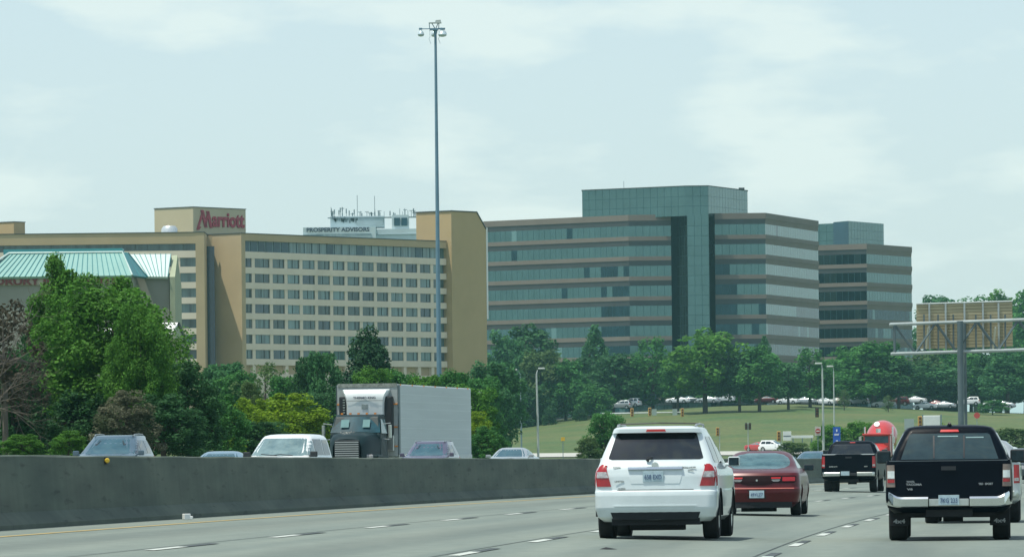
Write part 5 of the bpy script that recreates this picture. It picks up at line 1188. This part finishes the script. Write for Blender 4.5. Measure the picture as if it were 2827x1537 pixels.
# ---- far cars
GC = 'cars parked in the hilltop lot'
cols = {'white': WHT, 'silver': paint('silver', (.45,.49,.50)), 'red': paint('red', (.42,.03,.03)), 'dark': paint('dark grey', (.06,.08,.09)), 'maroon': maroon, 'tan': paint('tan', (.35,.30,.22)), 'blue': paint('dark blue', (.05,.10,.16))}
def farcar(kind, colr, u, v, D, yaw, label, group=None):
    src = {'s': blu, 'v': wag, 'm': mv}[kind]; c = recol(src, cols[colr], label, {'s': 'car', 'v': 'suv', 'm': 'van'}[kind], group)
    q = pt(u, v, D); c.location = (q.x, D, max(ground(q.x, D) + .13, q.z)); c.rotation_euler = (0, 0, yaw); return c
farcar('s', 'red', 2062, 1246, 866, -2.3, 'small red car on the ramp beside the white SUV at the hill foot')
farcar('v', 'white', 2100, 1250, 858, -2.15, 'white SUV turning on the ramp at the foot of the grassy hill')
PK = [('m','white',1588,1134,1145,1.35,'white van parked left at the crest behind the signal arm'),('v','white',1770,1122,1145,1.2,'white SUV parked under the dark wide tree'),('v','silver',1745,1128,1140,1.3,'silver SUV parked beside the white SUV under the trees'),
 ('s','white',1905,1112,1140,1.3,'white car parked below the big round tree trunk'),('s','dark',1935,1112,1144,1.3,'dark car parked right of the big tree trunk'),('s','silver',1988,1112,1141,1.2,'silver car parked at the right of the big round tree'),('m','white',2030,1108,1150,1.4,'white van parked in shade right of the big round tree'),
 ('s','maroon',2150,1112,1150,1.4,'maroon car in the shade left of the lamp poles'),('s','white',2208,1114,1139,1.1,'white car on the crest left of the tall lamp poles'),('s','silver',2255,1114,1139,1.2,'silver car directly left of the first tall lamp pole'),('s','white',2308,1116,1139,1.1,'white car right of the second tall lamp pole'),
 ('s','tan',2345,1116,1141,1.3,'tan car by the thin young tree'),('v','silver',2400,1116,1146,1.3,'silver SUV behind the crest, left of the maroon suv'),('s','white',2475,1122,1137,1.4,'white sedan parked above the mixer drum'),('v','maroon',2512,1118,1150,1.4,'maroon SUV parked behind the white sedan'),
 ('s','white',2560,1112,1160,1.3,'white car in the second row left of the gantry post'),('s','white',2588,1128,1136,1.35,'white car on the crest next to the red car'),('s','red',2618,1124,1143,1.3,'red car parked left of the gantry post'),('s','silver',2640,1126,1140,1.3,'silver car just left of the gantry post'),
 ('s','dark',2585,1108,1172,1.4,'dark car in the back row near the brown shelter'),('v','white',2708,1118,1150,1.4,'white SUV right of the gantry post'),('s','white',2780,1122,1145,1.2,'white car parked near the right edge'),('s','silver',2805,1126,1142,1.3,'silver car parked at the right edge'),('m','blue',1815,1112,1150,1.4,'dark blue van in the shade under the trees'),
 ('v','white',1360,1172,1125,1.2,'white SUV seen through dark trees at the left end of the crest'),('m','white',1505,1152,1140,1.3,'pale van behind the right white street lamp'),('s','silver',1615,1146,1140,1.3,'silver car in front of the small green tree')]
for a in PK: farcar(*a, group=GC)
# ================================================================ MAST, LAMPS, GANTRY, SIGNALS, SIGNS
MASTM = mat('mast blue-grey steel', (.14, .25, .33), .5, .2, var=.15, scale=.7)
def mast():
    D = 425.; tp = pt(1205, 92, D); bt = pt(1214, 1200, D); gz = ground(bt.x, D)
    r_ = empty('high_mast_light', (bt.x, D, gz), 0, 'very tall grey high-mast light pole with a ring of lamps on top', 'mast light')
    h = tp.z - gz; b = MB(); b.tube([(0, 0, -.5), (0, 0, h * .5), (0, 0, h)], [.205, .15, .09], 12); b.build('pole', MASTM, r_, True)
    k = D / F
    b = MB(); b.bb(-16*k, 8*k, -.25, .25, h + 8*k, h + 13*k); b.lathe([(h - 2*k, 4*k), (h + 4*k, 5*k), (h + 12*k, 8*k)], (0, 0, 0), 'z', 12); b.build('lamp_ring', MASTM, r_)
    b = MB(); b.bb(-18*k, 16*k, -.3, .3, h + 27*k, h + 29*k); b.add([(-1*k, -.25, h+29*k), (17*k, -.25, h+27*k), (15*k, -.25, h+36*k), (1*k, -.25, h+35*k), (-1*k, .3, h+29*k), (17*k, .3, h+27*k), (15*k, .3, h+36*k), (1*k, .3, h+35*k)], [(0,1,2,3),(7,6,5,4),(0,4,5,1),(1,5,6,2),(2,6,7,3),(3,7,4,0)]); b.build('head_cover', STEELW, r_)
    b = MB()
    for x0, x1 in ((-17, -16), (-10, -1), (8, 1), (10, 9)): b.tube([(x0*k, 0, h + 28*k), (x1*k, 0, h + 12*k)], .03, 5)
    b.build('head_strut', MASTM, r_)
    for x, y, s, dz in ((-41, 0, 1., 0), (18, -.6, 1.25, -3), (22, .9, .9, 2), (-6, 1.1, .9, 2)):
        b = MB(); b.tube([(math.copysign(8, x)*k, y*.3, h + 12*k), (x*k, y, h + 12*k)], .035, 5); b.box((x*k, y, h + (12+dz)*k), (9*k, 9*k, 5*k)); ar = b.build('lamp_arm', MASTM, r_)
        c = h + (0+dz)*k; b = MB(); b.lathe([(c + 7*k, 3*k*s), (c + 3*k, 7*k*s), (c - 3*k, 9*k*s), (c - 8*k, 7*k*s), (c - 9*k, 3*k*s)], (x*k + 1*k, y, 0), 'z', 14); b.build('lamp', mat('lamp housing', (.55, .66, .70), .3, .3, var=.1), ar, True)
    b = MB()
    for x in (-16, 10): b.tube([(x*k, 0, h + 8*k), ((x+1)*k, 0, h - 10*k), ((x-2)*k, 0, h - 16*k), ((x+3)*k, 0, h - 29*k)], .012, 4)
    b.build('cable', MASTM, r_)
mast()
def lamp(u, vt, vb, D, lean, arm, m, label, group=None, wide=.10):
    t_, b0 = pt(u, vt, D), pt(u, vb, D); gz = ground(b0.x, D); r_ = empty('street_lamp', (b0.x, D, gz), 0, label, 'street lamp', group); h = t_.z - gz
    b = MB(); b.tube([(0, 0, -.5), (lean * .3, 0, h * .5), (lean, 0, h * .9), (lean, 0, h * .95)], [wide, wide * .85, wide * .65, wide * .6], 8); b.build('pole', m, r_, True)
    b = MB(); b.tube([(lean, 0, h * .945), (lean + arm * .45, 0, h * .98), (lean + arm, 0, h)], [wide * .5, wide * .45, wide * .4], 6); ar = b.build('arm', m, r_, True)
    s = 1 if arm > 0 else -1; b = MB(); b.box((lean + arm + s * .3, 0, h), (.75, .32, .2)); b.build('lamp_head', STEELW, ar, bevel=.06)
lamp(1440, 1020, 1240, 700, -.05, -.45, STEEL, 'slimmer street lamp with its head pointing left before the grassy hill')
lamp(1486, 1017, 1250, 640, -.1, .25, STEELW, 'thicker pale street lamp pole in front of the grassy hill', wide=.14)
lamp(1303, 1083, 1262, 420, 0, .05, STEELW, 'thin pale pole rising by the green bushes right of the trailer', wide=.06)
lamp(2274, 1003, 1262, 620, -.05, -.1, STEELW, 'left of the two tall pale lamp poles over the road sign', wide=.13)
lamp(2304, 1011, 1262, 660, 0, -.1, STEELW, 'right thinner one of the two tall lamp poles over the road sign', wide=.09)

# butterfly sign gantry on the median
def gantry():
    D = 322.; bx = pt(2652, 1100, D); z0 = roadZ(-4.4, D); r_ = empty('sign_gantry', (bx.x, D, z0), 0, 'grey steel truss sign gantry on a post with a big sign panel seen from behind', 'sign gantry')
    def lc(u, v, dy=0): q = pt(u, v, D + dy); return Vector((q.x - bx.x, dy, q.z - z0))
    GS = mat('gantry steel', (.11, .15, .16), .5, .3, var=.15, scale=1); GP = mat('gantry chord', (.42, .47, .46), .45, .3, var=.15, scale=1)
    b = MB(); b.tube([(0, -.15, -.3), (0, -.15, lc(2650, 886).z)], .17, 14); b.build('post', GS, r_, True)
    b = MB(); b.tube([(.33, .5, -.3), (.30, .5, lc(2650, 890).z)], .085, 10); b.build('post', GS, r_, True)
    tl, bl_, tr, br = lc(2458, 895), lc(2462, 976), lc(2880, 880), lc(2880, 963)
    for dy in (0, .9):
        o_ = Vector((0, dy, 0))
        b = MB(); b.tube([tl + o_, tr + o_], .085, 8); b.build('chord', GP, r_, True)
        b = MB(); b.tube([bl_ + o_, br + o_], .085, 8); b.build('chord', GP, r_, True)
        x0, x1 = tl.x + .25, tr.x - .2; n = 7; bays = [x0 + (x1 - x0) * i / n for i in range(n + 1)]
        zt = lambda x: tl.z + (tr.z - tl.z) * (x - tl.x) / (tr.x - tl.x); zb = lambda x: bl_.z + (br.z - bl_.z) * (x - bl_.x) / (br.x - bl_.x)
        for i in range(n):
            a, c = bays[i], bays[i+1]; b = MB()
            b.tube([(a, dy, zt(a)), (c, dy, zb(c))] if i % 2 == 0 else [(a, dy, zb(a)), (c, dy, zt(c))], .045, 6); b.build('brace', GS, r_)
        for a in (bays[0],): b = MB(); b.tube([(a, dy, zt(a)), (a, dy, zb(a))], .05, 6); b.build('brace', GS, r_)
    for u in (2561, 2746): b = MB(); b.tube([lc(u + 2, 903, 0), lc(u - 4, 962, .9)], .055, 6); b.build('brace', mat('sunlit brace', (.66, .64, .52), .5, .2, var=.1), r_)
    # sign panel seen from behind: ribbed aluminium
    SB = mat('sign back', (.43, .38, .24), .55, .3, var=.08, scale=1); yb = 1.35
    a, c = lc(2530, 840, yb), lc(2796, 960, yb); dz = lc(2796, 832, yb).z - a.z
    b = MB(); rows = []; n = 14; z1 = a.z; zl = lc(2530, 964, yb).z
    vs = []; 
    for i in range(n):
        za_, zb_ = z1 + (zl - z1) * i / n, z1 + (zl - z1) * (i + .86) / n; zc_ = z1 + (zl - z1) * (i + .93) / n
        rows += [[Vector((x, yb, z + dz * (x - a.x) / (c.x - a.x))) for x in (a.x, c.x)] for z in (za_, zb_)]
        rows += [[Vector((x, yb + .06, z + dz * (x - a.x) / (c.x - a.x))) for x in (a.x, c.x)] for z in (zb_ - .005, zc_)]
    b.grid(rows, skirt=(0, .1, 0)); sp = b.build('sign_panel', SB, r_)
    for u in (2566, 2611, 2663, 2714, 2757): b = MB(); p, q = lc(u, 838, yb - .06), lc(u, 966, yb - .06); b.box(((p.x + q.x) / 2, yb - .05, (p.z + q.z) / 2 + dz * (p.x - a.x) / (c.x - a.x) * .5), (.10, .08, p.z - q.z)); b.build('panel_post', GP, r_)
    for u in (2551, 2590, 2632, 2694, 2735, 2775): b = MB(); p, q = lc(u, 868, yb - .3), lc(u, 966, yb - .3); b.box(((p.x + q.x) / 2, yb - .35, (p.z + q.z) / 2), (.08, .25, p.z - q.z)); b.build('hanger', GS, r_)
    b = MB(); p, q = lc(2530, 839, yb - .03), lc(2796, 831, yb - .03); b.tube([p, q], .05, 6); b.build('top_rail', GP, r_)
gantry()

# traffic signals and signs at the ramp junction
YH = mat('signal yellow', (.55, .33, .10), .5, var=.15, scale=5); OFFR = mat('signal lens', (.10, .04, .02), .3, var=.3)
def sig_head(parent, x, z, k, nm='signal_head', m=None):
    b = MB(); b.box((x, 0, z), (.42 * k, .3, 1.12 * k)); h_ = b.build(nm, m or YH, parent, bevel=.04)
    for i in (-1, 0, 1): b = MB(); b.lathe([(-.24, .12 * k), (-.15, .13 * k), (-.14, .02)], (x, 0, z + i * .35 * k), 'y', 12); b.build('lens', OFFR, h_, True)
D = 745.; ap = pt(1660, 1142, D); gz = ground(ap.x, D)
sg = empty('traffic_signal', (ap.x, D, gz), 0, 'traffic signal mast arm with three yellow heads reaching over the ramp', 'traffic signal')
k = D / F; zl = ap.z - gz
b = MB(); b.tube([(0, 0, -.3), (0, 0, zl + .2)], .14, 8); b.build('pole', STEEL, sg, True)
b = MB(); b.tube([(0, 0, zl), (228 * k, 0, pt(1888, 1137, D).z - gz)], [.13, .07], 8); b.build('mast_arm', STEELW, sg, True)
for u, v in ((1745, 1138), (1794, 1136), (1884, 1138)): q = pt(u, v, D - .3); sig_head(sg, q.x - ap.x, q.z - gz, .95)
for u in (1806, 1863): q = pt(u, 1137, D); b = MB(); b.bb(q.x - ap.x - .3, q.x - ap.x + .3, -.25, -.2, q.z - gz - .4, q.z - gz + .4); b.build('small_sign', mat('pale sign back', (.35, .42, .38), .5, .2, var=.1), sg)
def post_signal(u, v, vb, D, kk, label, m=None, side=None, both=False):
    q = pt(u, v, D); g0 = ground(q.x, D); r_ = empty('traffic_signal', (q.x, D, g0), 0, label, 'traffic signal'); h = q.z - g0
    b = MB(); b.tube([(.25, 0, -.3), (.25, 0, h + .5)], .06, 7); b.build('pole', STEELW, r_, True); sig_head(r_, 0, h, kk, m=m)
    if both: sig_head(r_, .5, h, kk, m=m)
    return r_, h
post_signal(1981, 1191, 1255, 760, 1.0, 'orange-brown signal head on the pale pole right of the white SUV')
post_signal(2060, 1176, 1240, 790, .8, 'small twin signal head above the little red car', m=mat('signal black', (.02, .03, .03), .5, var=.2), both=True)
r_, h = post_signal(2150, 1203, 1260, 700, 1.05, 'signal head with white one-way sign beside it above the red sedan')
b = MB(); b.bb(.5, 1.5, -.05, 0, h - .55, h + .55); o_ = b.build('sign_board', WHITEP, r_, bevel=.02); b = MB(); b.box((1.0, -.06, h), (.9, .01, .10)); b.build('sign_line', INK, o_)
b = MB(); b.bb(.3, 1.6, -.2, .5, -.3, 1.2); b.build('cabinet', mat('grey cabinet', (.32, .36, .33), .6, var=.1), r_, bevel=.03)
def boom(): pass
post_signal(2540, 1164, 1200, 560, 1.0, 'signal seen from the side beside the grey panel above the mixer truck')
q = pt(2264, 1138, 620); sw = empty('traffic_signal', (q.x - .35, 619.6, q.z - .5), 0, 'dark signal head clinging to the left tall lamp pole', 'traffic signal'); sig_head(sw, 0, .5, .9, m=mat('signal black', (.02, .03, .03)))
def sign(u, v, vb, D, w_, h_, m, label, shape='box', txt=None, tm=None, name='road_sign'):
    q = pt(u, v, D); g0 = ground(q.x, D); r_ = empty(name, (q.x, D, g0), 0, label, 'road sign'); z = q.z - g0
    b = MB()
    if shape == 'box': b.bb(-w_/2, w_/2, -.05, 0, z - h_/2, z + h_/2)
    elif shape == 'oct': b.lathe([(-.05, w_/2), (0, w_/2)], (0, 0, z), 'y', 8)
    else: b.lathe([(-.05, w_/2), (0, w_/2)], (0, 0, z), 'y', 20)
    o_ = b.build('sign_board', m, r_); b = MB(); b.tube([(0, .05, -.3), (0, .05, z)], .045, 6); b.build('post', STEEL, r_)
    if txt:
        for i, (tt, ss, dz, ww) in enumerate(txt): text('sign_letters', tt, ss, tm or WHITEP, o_, frameM((0, -.07, z + dz), (1, 0, 0)), .005, .01, width=ww)
    return r_, z
BLU = mat('motorist blue', (.02, .10, .42), .5, var=.05)
sign(2310, 1204, 1260, 380, .48, 1.25, BLU, 'narrow blue road sign above the distant black pickup', txt=[('1', .2, .38, .08), ('EXIT', .14, .12, .3), ('7', .3, -.38, .14)])
r_, z = sign(2258, 1189, 1255, 600, .62, .95, mat('faded white sign', (.55, .50, .46), .5, var=.1), 'faded white sign with a red ring left of the green shrub')
b = MB(); b.lathe([(-.08, .26), (-.06, .26)], (0, 0, z), 'y', 18); o_ = b.build('red_disc', mat('sign red', (.42, .05, .04), .5, var=.1), r_); b = MB(); b.box((0, -.09, z), (.36, .02, .08)); b.build('white_bar', WHITEP, o_)
sign(2697, 1146, 1240, 820, .9, .9, mat('sign red', (.42, .05, .04), .5, var=.1), 'tiny red octagonal stop sign on the grassy hill', 'oct')
sign(1554, 1211, 1262, 660, .42, .42, mat('sign yellow', (.75, .45, .03), .5, var=.1), 'small yellow marker sign on a thin post at the hill foot')
sign(2510, 1170, 1200, 540, .9, 1.0, mat('grey sign back', (.36, .43, .42), .5, .2, var=.1), 'grey square sign back above the mixer truck')
# rail-like white barrier gates near the left signal
q = pt(2215, 1205, 690); gt = empty('guard_rail', (q.x, 690, ground(q.x, 690)), 0, 'white horizontal guard rail behind the olive shrub', 'guard rail'); zz = q.z - ground(q.x, 690)
b = MB(); b.box((0, 0, zz), (2.6, .08, .32)); b.build('rail', WHITEP, gt, bevel=.02)
for x in (-1.1, 0, 1.1): b = MB(); b.box((x, .1, zz / 2), (.12, .12, zz)); b.build('post', STEEL, gt)
# white box trailer beyond the shrubs
q = pt(2573, 1163, 600); bt_ = empty('box_trailer', (q.x, 600, ground(q.x, 600)), 0, 'white box trailer parked above the black pickup roof', 'trailer'); zz = q.z - ground(q.x, 600)
b = MB(); b.box((0, 1.5, zz), (1.7, 3, 1.25)); b.build('box', WHITEP, bt_, bevel=.05)
for s in (-.95, .95): b = MB(); b.box((s, .1, zz), (.12, .15, 1.45)); b.build('corner_post', STEEL, bt_)
for s in (-.7, .7): b = MB(); b.lathe([(s - .1, .3), (s + .1, .3)], (0, 1.5, zz - .75), 'x', 14); b.build('wheel', TYRE, bt_)
b = MB(); b.box((0, .3, (zz - .6) / 2), (.2, .2, zz - .6)); b.build('stand', DARK, bt_)
# ================================================================ AIR
hz = MB(); hz.bb(-9500, 9500, -250, 9500, -8, 90)
hm = bpy.data.materials.new('haze'); hm.use_nodes = True; t = hm.node_tree; t.nodes.clear()
o_ = t.nodes.new('ShaderNodeOutputMaterial'); pv = t.nodes.new('ShaderNodeVolumePrincipled'); pv.inputs['Color'].default_value = (.45, .92, 1.0, 1); pv.inputs['Density'].default_value = .00006; pv.inputs['Anisotropy'].default_value = .2
t.links.new(pv.outputs[0], o_.inputs['Volume'])
h_ = hz.build('haze', hm); h_['kind'] = 'stuff'
